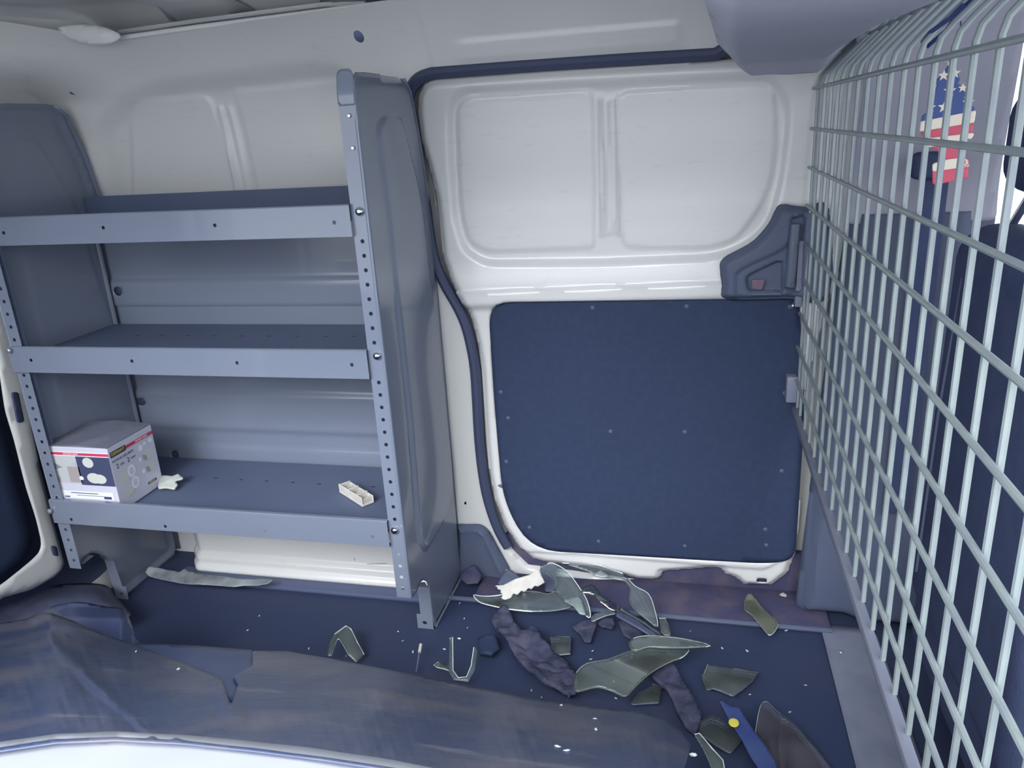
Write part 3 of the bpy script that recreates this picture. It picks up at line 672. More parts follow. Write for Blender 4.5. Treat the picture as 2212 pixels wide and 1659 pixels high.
for z in (.70, .755, .81):
    lathe('bolt', [(.005, 0), (.004, .003), (.001, .004)], (XM-.013, 1.588, z), (-1, 0, 0), ZINC, part, 10)
# blue cord tied to the bent top of the mesh, carrying the freshener
c0 = np.array([XM+.03, .86, 1.155]); 
cord = tube('tied_cord', [(XM+.030, .855, 1.152), (XM+.024, .868, 1.143), (XM+.012, .885, 1.133), (XM+.010, .90, 1.126), (XM+.018, .915, 1.122), (XM+.03, .90, 1.135), (XM+.034, .875, 1.150), (XM+.040, .86, 1.158), (XM+.034, .852, 1.148), (XM+.030, .862, 1.142)], .0022, mat('blue_cord', (52, 66, 118), .6), None, 8)
tag(cord, 'dark blue cord knotted round the bent top of the wire mesh', 'cord')

# ================================================================== AIR FRESHENER (flat printed card, tree-shaped)
n_ = np.array([-.42, -.91, 0]); n_ /= np.linalg.norm(n_); U_ = np.array([-n_[1], n_[0], 0]); P0 = o1(ox, 2052, 270, .262)
def onplane(P, p0, n):
    d = ray(P); t = ((p0-EYEP)@n)/(d@n); return EYEP+d*t[:, None]
def fuv(P): q = onplane(P, P0, n_)-P0; return np.stack([q@U_, q[:, 2]], 1)
tree_px = [(2054, 128), (2062, 140), (2070, 160), (2074, 172), (2069, 180), (2084, 192), (2088, 206), (2080, 210), (2096, 224), (2106, 234), (2108, 244), (2104, 268), (2100, 280), (2104, 292), (2098, 300), (2090, 300), (2078, 315), (2075, 330), (2082, 341),
           (2091, 343), (2094, 348), (2090, 384), (2020, 400), (2014, 396), (2014, 356), (2018, 352), (2028, 350), (2030, 335), (2022, 322), (2004, 320), (1992, 312), (1998, 302), (1986, 282), (1988, 268), (1992, 250), (2005, 240), (2014, 226), (2006, 212), (2018, 200), (2024, 184), (2018, 176), (2036, 160), (2048, 140)]
fr = empty('air_freshener', tuple(P0), 'tree-shaped paper air freshener printed with white stars over red and white stripes', 'air freshener')
FP = fuv(tree_px)
def card(name, poly, off, m, parent=fr, cell=.0015, thick=.0006):
    return surf(name, poly, cell, lambda Q: P0+Q[:, :1]*U_+np.stack([0*Q[:, 0], 0*Q[:, 0], Q[:, 1]], 1)+n_*off, m, parent, thick=thick, off=0)
def clip_band(poly, ytop_px, ybot_px):
    """part of the card between two sloping lines, each given by (y at x=1990, y at x=2110)"""
    a = fuv([(1990, ytop_px[0]), (2110, ytop_px[1])]); b = fuv([(1990, ybot_px[0]), (2110, ybot_px[1])])
    out = poly
    for (p, q), sgn in ((a, 1), (b, -1)):
        f = lambda r: sgn*((p[1]+(r[0]-p[0])*(q[1]-p[1])/(q[0]-p[0]))-r[1])
        res = []
        for i in range(len(out)):
            r, s = out[i-1], out[i]; fr_, fs = f(r), f(s)
            if (fr_ >= 0) != (fs >= 0): res.append(r+(s-r)*(fr_/(fr_-fs)))
            if fs >= 0: res.append(s)
        out = np.array(res)
        if len(out) < 3: return None
    return out
RED = mat('printed_red', (205, 88, 112), .6); CREAM = mat('printed_cream', (232, 222, 208), .6); BLUE = mat('printed_blue', (62, 84, 142), .6)
bands = [(None, BLUE, (100, 100), (262, 238)), (None, CREAM, (262, 238), (284, 264)), (None, RED, (284, 264), (300, 286)), (None, CREAM, (300, 286), (321, 302)), (None, RED, (321, 302), (341, 336)), (None, CREAM, (352, 336), (374, 358)), (None, RED, (374, 358), (420, 420))]
bands[4] = (None, RED, (321, 302), (352, 336))
for _, m_, a, b in bands:
    pl = clip_band(FP, a, b)
    if pl is not None: card('printed_band', pl, 0, m_)
def star(cx, cy, r, rot=0):
    c = fuv([(cx, cy)])[0]; k = r/1661*np.linalg.norm(P0-EYEP)
    pts = [(c[0]+(k if i % 2 == 0 else k*.42)*math.sin(rot+i*math.pi/5), c[1]+(k if i % 2 == 0 else k*.42)*math.cos(rot+i*math.pi/5)) for i in range(10)]
    V = [tuple(P0+U_*u+np.array([0, 0, v])+n_*.0008) for u, v in pts+[tuple(c)]]
    link('printed_star', mesh_of(V, [(i, (i+1) % 10, 10) for i in range(10)], False), CREAM, fr)
for cx, cy, r in ((2052, 196, 11), (2039, 163, 10), (2063, 158, 10), (2052, 136, 6), (2080, 190, 8), (2040, 231, 11), (2092, 221, 10), (2011, 232, 9)): star(cx, cy, r)
c = fuv([(2084, 351)])[0]
rg = tube('printed_ring', [tuple(P0+U_*(c[0]+.0042*math.cos(t))+np.array([0, 0, c[1]+.0042*math.sin(t)])+n_*.0008) for t in np.linspace(0, 2*math.pi, 17)[:-1]], .0004, RED, fr, 5, True)
def text(name, s, size, loc, xdir, ydir, m, parent, depth=.0002, align='CENTER'):
    cu = bpy.data.curves.new('lettering', 'FONT'); cu.body = s; cu.size = size; cu.align_x = align; cu.align_y = 'CENTER'; cu.extrude = depth
    tmp = bpy.data.objects.new('tmp', cu); COL.objects.link(tmp); dg = bpy.context.evaluated_depsgraph_get()
    me = bpy.data.meshes.new_from_object(tmp.evaluated_get(dg)); bpy.data.objects.remove(tmp); bpy.data.curves.remove(cu)
    o = bpy.data.objects.new(name, me); COL.objects.link(o); o.data.materials.append(m)
    x = Vector(xdir).normalized(); y = Vector(ydir).normalized(); z = x.cross(y)
    M4 = Matrix((x, y, z)).transposed().to_4x4(); base = wl(parent)
    M4.translation = Vector(loc)-base; o.parent = parent; o.matrix_local = M4
    return o
text('lettering', 'R', .006, P0+U_*c[0]+np.array([0, 0, c[1]])+n_*.001, U_, (0, 0, 1), RED, fr)
tp = P0+U_*FP[0][0]+np.array([0, 0, FP[0][1]])
tube('hanging_string', [tuple(tp+np.array([0, 0, -.004])), tuple(tp*.5+np.array([XM+.034, .875, 1.146])*.5+np.array([.004, 0, 0])), (XM+.034, .872, 1.147)], .0007, mat('blue_cord', (52, 66, 118), .6), fr, 5)

# ================================================================== CAB
seat = empty('driver_seat', (.55, 1.08, .0), 'dark cloth driver seat with headrest behind the mesh', 'seat')
def rbox(name, lo, hi, bev, m, parent, seg=4, origin='c', taper=None, rot=None):
    bm = bmesh.new(); add_box(bm, lo, hi, bev, seg)
    if taper:
        for v in bm.verts:
            t = (v.co.z-lo[2])/(hi[2]-lo[2]); cy = (lo[1]+hi[1])/2; v.co.y = cy+(v.co.y-cy)*(1-taper*t**3)
    return link(name, bm_mesh(bm, True, 50), m, parent, origin)
rbox('seat_back', (.385, .84, .22), (.50, 1.345, .895), .05, SEATM, seat, 6, taper=.10)
rbox('seat_cushion', (.40, .84, .10), (.95, 1.36, .30), .05, SEATM, seat, 5)
rbox('seat_base', (.46, .90, .0), (.90, 1.30, .10), .01, PLAST, seat, 2)
rbox('headrest', (.43, 1.06, .937), (.52, 1.318, 1.085), .042, SEATM, seat, 6)
for y in (1.12, 1.24): tube('headrest_post', [(.445, y+.035, .88), (.465, y, .96)], .006, CHROME, seat, 8)
tube('piping', [(.384, 1.28, .30), (.384, 1.27, .60), (.387, 1.25, .82)], .003, PLAST, seat, 6)
belt = empty('seat_belt', (.39, 1.52, .1), 'dark seat belt and anchor on the grey cab pillar', 'seat belt')
box('belt_strap', (.375, 1.490, .30), (.420, 1.4935, .965), SEATM, belt, .001)
rbox('belt_anchor', (.355, 1.455, .945), (.425, 1.50, .99), .012, SEATM, belt, 3)
cs_ = rbox('engine_cover', (.36, .30, .0), (1.1, .80, .22), .04, PLAST, None, 3)
tag(cs_, 'low dark grey console between the cab seats, seen through the mesh', 'console')
dash = rbox('dashboard', (1.28, .25, .35), (1.49, 1.54, .80), .05, PLAST, None, 3)
tag(dash, 'dark dashboard at the front of the cab', 'dashboard')
wb_ = box('wall_front', (1.50, .2, 0), (1.54, 1.6, .8), PLAST); tag(wb_, kind='structure')
# floor plate at the foot of the partition
plate_px = [(1771, 1346), (1905, 1352), (2010, 1659), (1850, 1659)]
pp = oz(plate_px, .006)[:, :2]; d_ = (pp[3]-pp[0]); pp[3] = pp[0]+d_*1.6; pp[2] = pp[3]+np.array([.11, 0]); pp[1] = pp[0]+np.array([.11, 0])
pt = surf('floor_plate', pp, .02, lambda Q: np.stack([Q[:, 0], Q[:, 1], np.full(len(Q), .006)], 1), mat('worn_grey_steel', (126, 132, 150), .5, noise=(12, (112, 118, 138), .45, .7)), thick=.003, off=-1)
tag(pt, 'worn grey steel floor plate below the mesh partition', 'plate')
p = o1(oz, 1817, 1408, .007); lathe('screw', [(.005, 0), (.004, .002), (.001, .003)], p, (0, 0, 1), ZINC, pt, 10)

# ================================================================== BOX ON THE SHELF
bx = empty('carton', (-1.31, 1.36, .3075), 'white and grey printed carton with a red band, left end of the bottom shelf', 'box')
CARD = mat('carton_grey', (204, 206, 222), .55); CTOP = mat('carton_top_grey', (120, 124, 144), .6, noise=(20, (132, 136, 152), .5, .7)); CRED = mat('carton_red', (200, 62, 96), .55)
CDK = mat('carton_dark_photo', (66, 74, 106), .5); CW = mat('carton_white', (236, 238, 248), .55); CBLK = mat('carton_black', (44, 46, 56), .5); CGOLD = mat('carton_gold', (206, 190, 120), .5)
CPH = mat('carton_room_photo', (190, 194, 198), .55, noise=(9, (150, 152, 166), .45, .6)); CPB = mat('carton_photo_brown', (166, 158, 162), .55); CPG = mat('carton_photo_green', (126, 142, 144), .55); CIV = mat('carton_ivory', (206, 210, 206), .55)
BL, BR, BF, BB, B0, B1 = -1.394, -1.228, 1.287, 1.432, .3075, .459
bm = bmesh.new(); add_box(bm, (BL, BF, B0), (BR, BB, B1), .0015, 1); link('carton_body', bm_mesh(bm), CARD, bx)
# slightly sprung top flap
V = [(BL, BF, B1+.001), (BR, BF, B1+.001), (BR, BB, B1+.002), (BL, BB, B1+.002), ((BL+BR)/2, BF, B1+.006), (BL+.12, (BF+BB)/2, B1+.007), ((BL+BR)/2, BB, B1+.007)]
link('top_flap', mesh_of(V, [(0, 4, 5), (4, 1, 5), (1, 2, 5), (2, 6, 5), (6, 3, 5), (3, 0, 5)], False), CTOP, bx); solid(bx.children[-1], .0008)
def fr_f(u, v, o=.0007): return (BL+u*(BR-BL), BF-o, B1-v*.84*(B1-B0))        # front face, u right, v down
def fr_r(u, v, o=.0007): return (BR+o, BF+u*(BB-BF), B1-v*(B1-B0))        # right face, u to the back
def pr(name, f, poly, m, o=.0007):
    c = np.mean(poly, 0); V = [f(u, v, o) for u, v in poly]
    ob = link(name, mesh_of(V, [tuple(range(len(V)))], False), m, bx); return ob
def rect(a, b, c, d): return [(a, b), (c, b), (c, d), (a, d)]
def ell(cx, cy, rx, ry, n=16): return [(cx+rx*math.cos(2*math.pi*k/n), cy+ry*math.sin(2*math.pi*k/n)) for k in range(n)]
pr('red_band', fr_f, rect(0, .095, 1, .145), CRED); pr('red_band', fr_r, rect(.36, .095, 1, .145), CRED)
pr('white_line', fr_f, rect(0, .145, 1, .16), CW); pr('white_line', fr_f, rect(0, .08, 1, .095), CW)
pr('room_photo', fr_f, rect(0, .16, .50, .68), CPH); pr('photo_sofa', fr_f, [(0, .28), (.1, .29), (.24, .38), (.1, .43), (0, .41)], CPG, .001)
pr('photo_wall', fr_f, rect(.31, .36, .50, .66), CPB, .001); pr('photo_floor', fr_f, rect(.02, .55, .16, .67), CPB, .001)
pr('dark_photo', fr_f, rect(.48, .16, 1, .70), CDK, .001)
pr('lamp_picture', fr_f, ell(.66, .27, .085, .095), CIV, .0014); pr('lamp_picture', fr_f, ell(.70, .56, .11, .10), CIV, .0014); pr('lamp_picture', fr_f, ell(.79, .57, .10, .09), CIV, .0015)
pr('lamp_picture', fr_f, ell(.50, .57, .035, .04, 10), CW, .0014)
pr('address_label', fr_f, rnd(rect(.10, .825, .94, .97), .03, 4), CW, .001)
for a, b, c_, d in ((.27, .855, .70, .87), (.36, .90, .78, .91), (.78, .905, .90, .955), (.16, .93, .24, .955)): pr('label_print', fr_f, rect(a, b, c_, d), CDK, .0013)
pr('brand_plate', fr_r, rect(.03, .075, .36, .16), CBLK, .001); pr('brand_plate', fr_r, rect(.66, .83, .86, .865), CBLK, .001)
tx = lambda s, size, f, u, v, m: text('lettering', s, size, f(u, v, .0012), *(((1, 0, 0), (0, 0, 1)) if f is fr_f else ((0, 1, 0), (0, 0, 1))), m, bx)
tx('DEFIANT', .0105, fr_r, .195, .117, CGOLD); tx('DEFIANT', .0052, fr_r, .76, .848, CGOLD)
tx('MOTION SECURITY', .0078, fr_r, .27, .225, CDK); tx('2', .016, fr_r, .12, .32, CDK); tx('LED', .007, fr_r, .22, .32, CDK); tx('2', .016, fr_r, .36, .32, CDK); tx('WAY', .007, fr_r, .47, .32, CDK)
tx('MOTION LIGHT', .0055, fr_f, .42, .12, CW); tx('SECURITY LIGHT', .0055, fr_r, .72, .12, CW)
for u, v, rx, ry in ((.66, .25, .05, .05), (.76, .22, .03, .028), (.90, .215, .045, .038), (.20, .52, .11, .09), (.24, .76, .11, .09), (.60, .42, .035, .035), (.62, .62, .035, .035)): pr('lamp_picture', fr_r, ell(u, v, rx, ry), CIV if rx > .1 else CW, .001)
for u, v in ((.37, .50), (.40, .70)): pr('lamp_picture', fr_r, ell(u, v, .085, .095), CW, .0012); pr('lamp_picture', fr_r, ell(u, v, .045, .06), CARD, .0015)
for u, v in ((.78, .42), (.80, .62)): pr('fixture_picture', fr_r, [(u-.12, v-.07), (u+.06, v-.11), (u+.10, v-.02), (u+.04, v+.06), (u-.10, v+.07)], CIV, .001); pr('fixture_picture', fr_r, [(u-.12, v-.05), (u-.04, v-.02), (u-.02, v+.06), (u-.10, v+.05)], CPB, .0013)

# ================================================================== THINGS ON THE FLOOR AND SHELF
def plane_uv(px, z0, n):
    px = np.asarray(px, float); c = px.mean(0); p0 = o1(oz, c[0], c[1], z0); n = np.array(n, float); n /= np.linalg.norm(n)
    a = np.cross(n, [0, 1., 0]); a /= np.linalg.norm(a); b = np.cross(n, a)
    q = onplane(px, p0, n)-p0
    return p0, n, a, b, np.stack([q@a, q@b], 1)
def shard(name, label, cat, px, z0, n=(0, 0, 1), bulge=0.0, m=None, edge=None, thick=.0035, smooth=0, cell=.004, group=None, lump=0.0, dirv=0, glow=None):
    p0, n, a, b, uv = plane_uv(px, z0, n)
    if smooth: uv = catmull(uv, smooth)
    R = max(np.ptp(uv[:, 0]), np.ptp(uv[:, 1]))/2
    ca, sa = math.cos(dirv), math.sin(dirv)
    def fn(Q):
        s = Q[:, 0]*ca+Q[:, 1]*sa
        h = bulge*(1-(s/R)**2)+((wavy(Q, 45, lump, len(px))+wavy(Q, 160, lump*.35, len(px)+1)) if lump else 0)
        return p0+Q[:, :1]*a+Q[:, 1:]*b+np.asarray(h).reshape(-1, 1)*n
    V, Fq = sheet(uv, cell, fn)
    lo = V[:, 2].min()
    if lo < .004: V[:, 2] += .004-lo if z0 < .25 else 0
    me = mesh_of(V, Fq, angle=60); me.materials.append(m or GLASS); me.materials.append(edge or GEDGE)
    o = link(name, me, None, None, 'c'); solid(o, thick, 0).modifiers[0].material_offset_rim = 1
    tag(o, label, cat, group)
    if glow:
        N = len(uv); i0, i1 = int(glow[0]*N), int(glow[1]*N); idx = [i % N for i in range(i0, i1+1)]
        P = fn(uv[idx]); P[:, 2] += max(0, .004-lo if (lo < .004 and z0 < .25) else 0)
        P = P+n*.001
        g = tube('edge_glint', P, glow[2] if len(glow) > 2 else .0013, GLINT, None, 6); g.parent = o; g.location = g.location-o.location  # pale tube paints a highlight along part of the outline
    return o
def rim(o, px, z0, n, bulge=0, w_=.0016, m=GEDGE): pass
S = shard
S('glass_shard', 'large wing-shaped greenish glass shard with long curved edge, front centre of floor', 'glass shard',
  [(1237, 1478), (1245, 1460), (1268, 1442), (1313, 1434), (1354, 1417), (1395, 1402), (1440, 1400), (1487, 1398), (1475, 1421), (1446, 1436), (1405, 1462), (1371, 1493), (1350, 1512), (1323, 1501), (1289, 1491), (1250, 1498), (1240, 1492)], .05, (.1, -.25, 1), .012, GLASSG, GEDGEG, .005, dirv=1.2, glow=(0.06,.50,.0011), smooth=3)
S('glass_shard', 'pointed greenish glass shard lying above the large wing-shaped one, tip to the right', 'glass shard',
  [(1358, 1393), (1369, 1382), (1395, 1378), (1446, 1381), (1490, 1386), (1534, 1394), (1487, 1402), (1436, 1404), (1400, 1402), (1371, 1409)], .075, (0, -.3, 1), .006, GLASSG, GEDGEG, .004, glow=(.1,.55,.0011), smooth=3)
S('glass_shard', 'crescent-shaped clear glass shard beneath the white serrated strip', 'glass shard',
  [(1023, 1286), (1040, 1290), (1066, 1292), (1100, 1288), (1140, 1283), (1162, 1284), (1184, 1288), (1202, 1280), (1215, 1290), (1236, 1308), (1206, 1321), (1151, 1327), (1100, 1322), (1060, 1312), (1035, 1302)], .03, (0, -.35, 1), .010, GLASS, GEDGE, .0035, glow=(-.27,.2,.0012), smooth=3)
S('glass_shard', 'arched clear glass shard curving up against the foot of the white door', 'glass shard',
  [(1168, 1232), (1185, 1222), (1202, 1223), (1228, 1240), (1254, 1275), (1271, 1305), (1277, 1338), (1262, 1330), (1250, 1318), (1224, 1300), (1202, 1282), (1198, 1258), (1184, 1244)], .05, (-.1, -.6, 1), .010, GLASS, GEDGE, .0035, dirv=.8, glow=(.1,.52,.0012), smooth=3)
S('glass_shard', 'leaf-shaped clear glass shard leaning right of the chrome strip', 'glass shard',
  [(1340, 1250), (1352, 1252), (1372, 1272), (1400, 1287), (1413, 1320), (1420, 1358), (1402, 1348), (1370, 1320), (1358, 1298), (1360, 1272)], .05, (.1, -.5, 1), .010, GLASS, GEDGE, .0035, dirv=.5, glow=(.15,.5,.001), smooth=3)
S('glass_shard', 'short frosted glass piece at the right end of the chrome strip', 'glass shard', [(1424, 1337), (1438, 1338), (1443, 1348), (1449, 1374), (1436, 1374), (1428, 1366)], .03, (0, -.3, 1), .002, GLASSG, GEDGE, glow=(0,.2,.001))
S('glass_shard', 'dark triangular glass shard against the bottom edge of the white door', 'glass shard', [(1215, 1216), (1290, 1222), (1345, 1240), (1352, 1256), (1300, 1248), (1262, 1232)], .05, (0, -.5, 1), .003, GLASS, GEDGE, glow=(.0,.45,.0012))
S('glass_shard', 'small pale triangular glass piece between the arched shard and the door', 'glass shard', [(1279, 1243), (1297, 1232), (1318, 1246), (1300, 1248)], .06, (0, -.5, 1), .001, glassmat('frosted_glass', (.8, .85, .88), .5), GEDGE)
S('glass_shard', 'curved olive glass sliver lying alone by the grey floor plate', 'glass shard',
  [(1607, 1318), (1610, 1292), (1623, 1287), (1634, 1300), (1645, 1314), (1668, 1334), (1680, 1353), (1664, 1376), (1648, 1362), (1624, 1332)], .02, (0, -.15, 1), .004, glassmat('olive_glass', (.74, .80, .72), .22, (176, 184, 164)), GEDGEG, glow=(.5,.75,.0007), smooth=3)
S('glass_shard', 'flat smoky glass shard with ragged lower edge, above the blue strip', 'glass shard',
  [(1512, 1456), (1518, 1464), (1528, 1439), (1638, 1453), (1626, 1472), (1604, 1492), (1583, 1507), (1557, 1496), (1540, 1490), (1527, 1494), (1520, 1476)], .015, (0, -.05, 1), .002, glassmat('smoky_glass', (.78, .82, .86), .17), GEDGED, glow=(.17,.3,.0008))
S('glass_shard', 'long dusky glass shard at the bottom right, right of the blue strip', 'glass shard',
  [(1635, 1592), (1634, 1570), (1642, 1530), (1653, 1519), (1664, 1526), (1677, 1539), (1707, 1559), (1736, 1586), (1778, 1637), (1800, 1680), (1690, 1682), (1664, 1637)], .02, (0, -.05, 1), .003, glassmat('dusky_glass', (.80, .80, .84), .17, (150, 150, 168)), GEDGED, glow=(0,.45,.0007), smooth=3)
S('glass_shard', 'broad dark glass shard lying under the blue strip', 'glass shard',
  [(1503, 1565), (1520, 1556), (1536, 1548), (1556, 1556), (1574, 1566), (1602, 1601), (1577, 1630), (1545, 1612), (1508, 1584)], .012, (0, 0, 1), .001, GLASS, GEDGED, glow=(.1,.4,.0006))
S('glass_shard', 'narrow bright-edged glass sliver at the bottom edge, left of the blue strip', 'glass shard',
  [(1500, 1588), (1510, 1586), (1537, 1619), (1561, 1644), (1566, 1672), (1540, 1672), (1530, 1645), (1517, 1617)], .03, (.1, -.3, 1), .003, GLASSG, GEDGE, glow=(.1,.5,.0012))
S('glass_shard', 'folded clear glass corner standing on bare floor before the shelving foot', 'glass shard',
  [(708, 1418), (712, 1392), (723, 1372), (748, 1355), (758, 1362), (772, 1390), (786, 1413), (769, 1430), (752, 1416), (741, 1396), (731, 1380), (724, 1396), (716, 1420)], .03, (.2, -.3, 1), .004, GLASSG, GEDGE, .004, glow=(.2,.5,.0014))
S('glass_shard', 'small pale glass wedge beside the upright cracked piece', 'glass shard', [(937, 1438), (946, 1432), (970, 1441), (970, 1449), (944, 1443)], .012, (0, 0, 1), .001, GLASSG, GEDGE, glow=(.0,.5,.0009))
S('glass_shard', 'upright cracked glass piece near the buckled liner, left of the foam', 'glass shard',
  [(971, 1380), (978, 1378), (979, 1450), (990, 1466), (1008, 1464), (1018, 1440), (1024, 1400), (1032, 1404), (1026, 1448), (1012, 1474), (980, 1470), (970, 1452)], .03, (.1, -.4, 1), .003, GLASS, GEDGE, .003, glow=(.0,.5,.0009))
S('glass_shard', 'squarish clear glass piece on the floor right of the foam', 'glass shard', [(1188, 1376), (1234, 1378), (1232, 1414), (1206, 1418), (1192, 1412)], .012, (0, 0, 1), .002, glassmat('smoky_glass', (.78, .82, .86), .17), GEDGED, glow=(.5,.8,.0006))
S('glass_shard', 'thin clear glass square with a bright top edge under the large wing shard', 'glass shard', [(1378, 1500), (1410, 1480), (1430, 1486), (1424, 1520), (1360, 1524)], .012, (0, 0, 1), .001, GLASS, GEDGED, glow=(.2,.4,.0008))
# chrome strip
cp = [o1(oz, 1262, 1280, .075), o1(oz, 1280, 1272, .085), o1(oz, 1300, 1296, .075), o1(oz, 1340, 1322, .060), o1(oz, 1425, 1374, .030)]
st = empty('chrome_strip', tuple(cp[2]*[1, 1, 0]), 'bright chrome-edged mirror trim strip lying across the broken glass', 'trim strip')
S2 = shard('chrome_face', None, None, [(1254, 1282), (1258, 1274), (1275, 1266), (1286, 1272), (1298, 1290), (1336, 1312), (1338, 1322), (1320, 1322), (1296, 1306), (1282, 1290), (1272, 1286)], .07, (.1, -.35, 1), .008, mat('chrome_crumpled', (200, 204, 196), .12, metal=1.0, bump=(40, 1.0)), CHROME, .004)
S2.parent = st; S2.location -= st.location
t_ = tube('chrome_edge', [cp[3]+(0, 0, .004), (cp[3]+cp[4])/2+(0, 0, .006), cp[4]+(0, 0, .002)], .0045, CHROME, st, 8)
S3 = shard('dark_backing', None, None, [(1336, 1318), (1350, 1318), (1428, 1372), (1420, 1379), (1400, 1374), (1345, 1342), (1330, 1332)], .04, (.1, -.35, 1), .004, RUBBER, RUBBER, .004)
S3.parent = st; S3.location -= st.location
for k, (px, lb) in enumerate([
    ([(1276, 1339), (1284, 1328), (1320, 1322), (1338, 1324), (1310, 1332), (1290, 1340), (1280, 1346)], 'hooked clear glass splinter under the chrome strip'),
    ([(1215, 1296), (1250, 1290), (1258, 1300), (1266, 1330), (1252, 1328), (1240, 1312)], 'bluish glass fragment where the arched and crescent shards meet')]):
    S('glass_splinter', lb, 'glass shard', px, .045, (0, -.4, 1), .003, GLASS if k == 0 else glassmat('frosted_glass', (.8, .85, .88), .5), GEDGE)
# white serrated strip
def serr(o, k): return o
ss = S('serrated_strip', 'off-white plastic strip with a serrated lower edge leaning on broken glass', 'plastic strip',
  [(1066, 1265), (1088, 1265), (1114, 1252), (1145, 1243), (1158, 1232), (1164, 1231), (1169, 1243), (1177, 1258), (1168, 1264), (1161, 1268), (1156, 1266), (1148, 1274), (1142, 1271), (1134, 1280), (1127, 1277), (1118, 1287), (1110, 1283), (1104, 1293), (1092, 1297), (1083, 1294), (1088, 1285), (1080, 1280), (1084, 1276), (1073, 1272), (1078, 1270)],
  .065, (.1, -.8, .8), .006, IVORY, IVORY, .004, cell=.0025)
# blue strip with yellow dot
bs = S('blue_strip', 'dark blue plastic strip with a round yellow dot, bottom right among the shards', 'plastic strip',
  [(1553, 1520), (1560, 1519), (1580, 1532), (1596, 1532), (1606, 1550), (1625, 1580), (1650, 1612), (1674, 1650), (1684, 1684), (1650, 1684), (1620, 1640), (1602, 1604), (1586, 1580), (1572, 1556)], .03, (0, -.1, 1), .006, mat('dark_blue_plastic', (56, 72, 124), .35, noise=(14, (70, 84, 132), .4, .7)), mat('dark_blue_plastic', (56, 72, 124), .35), .004, dirv=.6)
yp = o1(oz, 1585, 1562, .045); lathe('yellow_dot', [(.0090, 0), (.0090, .0015), (.0082, .0022), (.004, .0026)], yp, (0, -.15, 1), mat('yellow_sticker', (214, 200, 84), .5), bs, 20)
# foam and dirt pieces
S('foam_strip', 'long lumpy strip of dirty grey foam trailing down the middle of the floor', 'foam',
  [(1064, 1345), (1070, 1326), (1090, 1318), (1104, 1330), (1112, 1350), (1132, 1372), (1150, 1366), (1165, 1375), (1170, 1392), (1186, 1402), (1196, 1418), (1222, 1428), (1232, 1450), (1250, 1476), (1248, 1500), (1222, 1502), (1180, 1484), (1140, 1452), (1106, 1410), (1090, 1380)], .02, (0, 0, 1), .006, FOAM, FOAM, .010, lump=.012, cell=.005, smooth=3)
S('foam_strip', 'curved strip of dirty grey foam right of the large wing-shaped shard', 'foam',
  [(1408, 1462), (1430, 1446), (1448, 1440), (1468, 1462), (1488, 1494), (1504, 1530), (1514, 1552), (1500, 1590), (1470, 1560), (1452, 1520), (1436, 1490), (1420, 1478)], .02, (0, 0, 1), .006, FOAM, FOAM, .008, lump=.007, cell=.005, smooth=3)
S('foam_piece', 'angular grey foam crumb below the chrome strip', 'foam', [(1236, 1356), (1262, 1342), (1290, 1346), (1284, 1368), (1276, 1388), (1262, 1386), (1250, 1370)], .015, (0, 0, 1), .003, FOAM, FOAM, .006, lump=.004)
S('foam_piece', 'grey foam crumb touching the right side of the chrome strip crumb', 'foam', [(1290, 1345), (1322, 1336), (1328, 1350), (1322, 1362), (1300, 1356)], .015, (0, 0, 1), .003, FOAM, FOAM, .006, lump=.004)
S('foam_piece', 'dusky foam slab between chrome strip and wing shard', 'foam', [(1335, 1345), (1350, 1342), (1392, 1366), (1386, 1376), (1362, 1384), (1346, 1374)], .012, (0, 0, 1), .003, FOAM, FOAM, .005, lump=.003)
S('rubber_scrap', 'crumpled dark rubber scrap at the rear foot of the shelving', 'scrap', [(1000, 1238), (1026, 1226), (1040, 1244), (1034, 1262), (1010, 1266), (998, 1256)], .03, (0, -.5, 1), .006, DUST, DUST, .006, lump=.008)
S('rubber_scrap', 'folded grey rubber scrap behind the white serrated strip', 'scrap', [(1076, 1262), (1090, 1238), (1102, 1234), (1128, 1250), (1110, 1258), (1086, 1272)], .04, (0, -.5, 1), .004, PLAST, PLAST, .004, lump=.003)
S('rubber_scrap', 'dark rubber scrap above the arched glass shard', 'scrap', [(1166, 1232), (1178, 1222), (1206, 1220), (1200, 1236), (1204, 1262), (1196, 1282), (1178, 1280), (1176, 1258)], .035, (0, -.6, 1), .004, PLAST, PLAST, .004, lump=.003)
S('rubber_scrap', 'low dark rubber block left of the foam strip', 'scrap', [(1034, 1382), (1070, 1380), (1078, 1404), (1062, 1420), (1036, 1416)], .015, (0, 0, 1), .006, BOARD, BOARD, .01, lump=.003)
# tape strip by the white inner sill
S('clear_tape_strip', 'crumpled translucent grey tape strip lying along the white inner sill', 'tape',
  [(315, 1238), (322, 1228), (330, 1227), (360, 1233), (390, 1238), (400, 1231), (410, 1237), (450, 1246), (520, 1254), (560, 1254), (594, 1257), (580, 1266), (556, 1269), (530, 1268), (508, 1271), (460, 1269), (400, 1264), (350, 1256), (324, 1248)], .03, (0, -.35, 1), .006, glassmat('hazy_tape', (.7, .75, .78), .55, (166, 174, 182)), mat('tape_edge', (150, 158, 168), .4), .0015, lump=.003, dirv=1.57)
# thin rod
a_, b_ = o1(oz, 909, 1392, .03), o1(oz, 899, 1452, .012)
rod = empty('thin_rod', tuple(b_*[1, 1, 0]), 'thin rod with a white tip on the floor in front of the shelving foot', 'rod')
tube('rod_tip', [a_, a_*.7+b_*.3], .0035, IVORY, rod, 8); tube('rod_shaft', [a_*.7+b_*.3, b_], .0018, PLAST2, rod, 6)
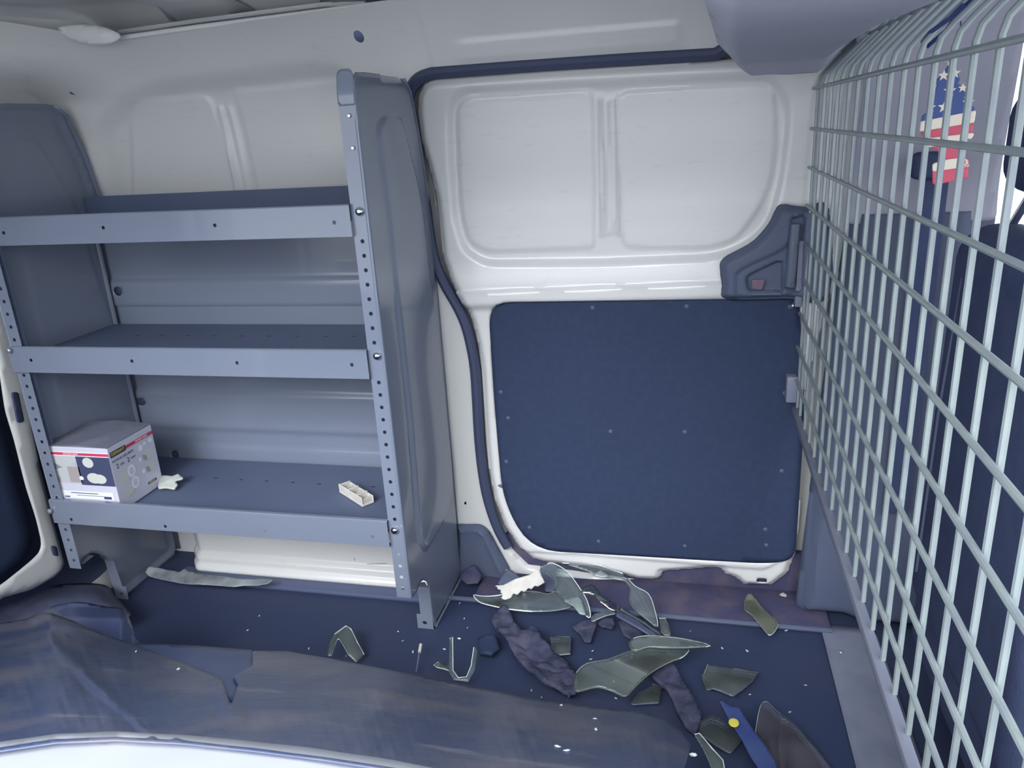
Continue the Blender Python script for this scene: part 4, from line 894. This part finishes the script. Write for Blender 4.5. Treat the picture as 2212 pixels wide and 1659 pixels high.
# crumbs of glass
crumbs = [(535, 1361), (667, 1401), (860, 1364), (1003, 1336), (993, 1303), (992, 1379), (1060, 1418), (1048, 1388), (1112, 1402), (1280, 1406), (1276, 1424), (1148, 1491), (1170, 1506), (1212, 1524), (1285, 1553), (1288, 1577), (1206, 1614), (1222, 1622), (1404, 1516), (1452, 1484), (1326, 1472),
          (1418, 1485), (1491, 1363), (1698, 1362), (1700, 1318), (1614, 1406), (1706, 1538), (1498, 1630), (385, 1446), (293, 1408), (892, 1408), (748, 1417), (870, 1384), (560, 1330), (1620, 1500), (1740, 1480), (1560, 1400), (1330, 1508), (960, 1402), (1010, 1356)]
proto = None
for i, (x, y) in enumerate(crumbs):
    onl = (x < 1500 and y > np.interp(x, IN_X, IN_Y))
    z = .006
    if onl: z = float(liner_z(np.array([[x, y]], float))[0])+.004
    p = o1(oz, x, y, z)
    if proto is None:
        bm = bmesh.new(); bmesh.ops.create_icosphere(bm, subdivisions=1, radius=.0034)
        for v in bm.verts: v.co = Vector((v.co.x*random.uniform(.7, 1.5), v.co.y*random.uniform(.5, 1.1), v.co.z*random.uniform(.4, .8)))
        me = bm_mesh(bm); me.materials.append(GEDGE); proto = bpy.data.objects.new('glass_crumb', me); COL.objects.link(proto); c_ = proto
        tag(c_, 'tiny bright crumb of broken glass', 'glass crumb', 'crumbs of broken glass on floor and liner')
    else: c_ = proto.copy(); COL.objects.link(c_)
    c_.location = p; c_.rotation_euler = (0, 0, random.uniform(0, 6)); k = random.uniform(.5, 1.1); c_.scale = (k*1.3, k*.7, k)
S('paint_chip', 'white paint chip on the floor below the right foot of the door', 'paint chip', [(1684, 1284), (1692, 1281), (1700, 1286), (1698, 1290), (1686, 1287)], .012, (0, 0, 1), .001, IVORY, IVORY, .002, cell=.0015)
# plastic clips on the bottom shelf
ZS = .3075
def clip(name, label, px, h, n=6):
    px = np.array(px, float); base = oz(px, ZS); c = base.mean(0)
    e = empty(name, tuple(c), label, 'plastic clip'); return e, base, c
e, base, c = clip('plastic_clip', 'ribbed off-white plastic connector block at the right end of the bottom shelf', [(733, 1064), (742, 1080), (783, 1096), (806, 1083)], .03)
ax_ = (base[2]-base[0]); ax_[2] = 0; L_ = np.linalg.norm(ax_); ax_ /= L_; sx_ = np.array([-ax_[1], ax_[0], 0])
def lb(name, u0, u1, v0, v1, z0, z1, m, par, bev=.001):
    bm = bmesh.new(); add_box(bm, (u0, v0, z0), (u1, v1, z1), bev, 1)
    M4 = Matrix(((ax_[0], sx_[0], 0), (ax_[1], sx_[1], 0), (0, 0, 1))).to_4x4(); M4.translation = Vector(base[0]*[1, 1, 0]+np.array([0, 0, ZS]))
    bm.transform(M4); return link(name, bm_mesh(bm), m, par)
lb('block', 0, L_, 0, .030, 0, .006, IVORY, e); lb('side_wall', 0, L_, 0, .003, .006, .022, IVORY, e); lb('side_wall', 0, L_, .027, .030, .006, .018, IVORY, e)
for t in np.linspace(.02, .98, 6): lb('rib', t*(L_-.004), t*(L_-.004)+.004, .002, .028, .006, .020+.004*math.sin(t*17), IVORY, e)
o = S('plastic_clip', 'pale broken plastic clip lying behind the right side of the carton', 'plastic clip',
      [(344, 1034), (352, 1026), (372, 1032), (386, 1026), (392, 1031), (398, 1035), (386, 1040), (380, 1044), (386, 1050), (378, 1060), (362, 1058), (344, 1058)], ZS+.012, (0, -.4, 1), .004, mat('pale_green_white_plastic', (196, 204, 196), .5), IVORY, .005, cell=.003, lump=.003)
print('objects', len(bpy.data.objects), 'tris', sum(len(o.data.polygons) for o in bpy.data.objects if o.type == 'MESH'))
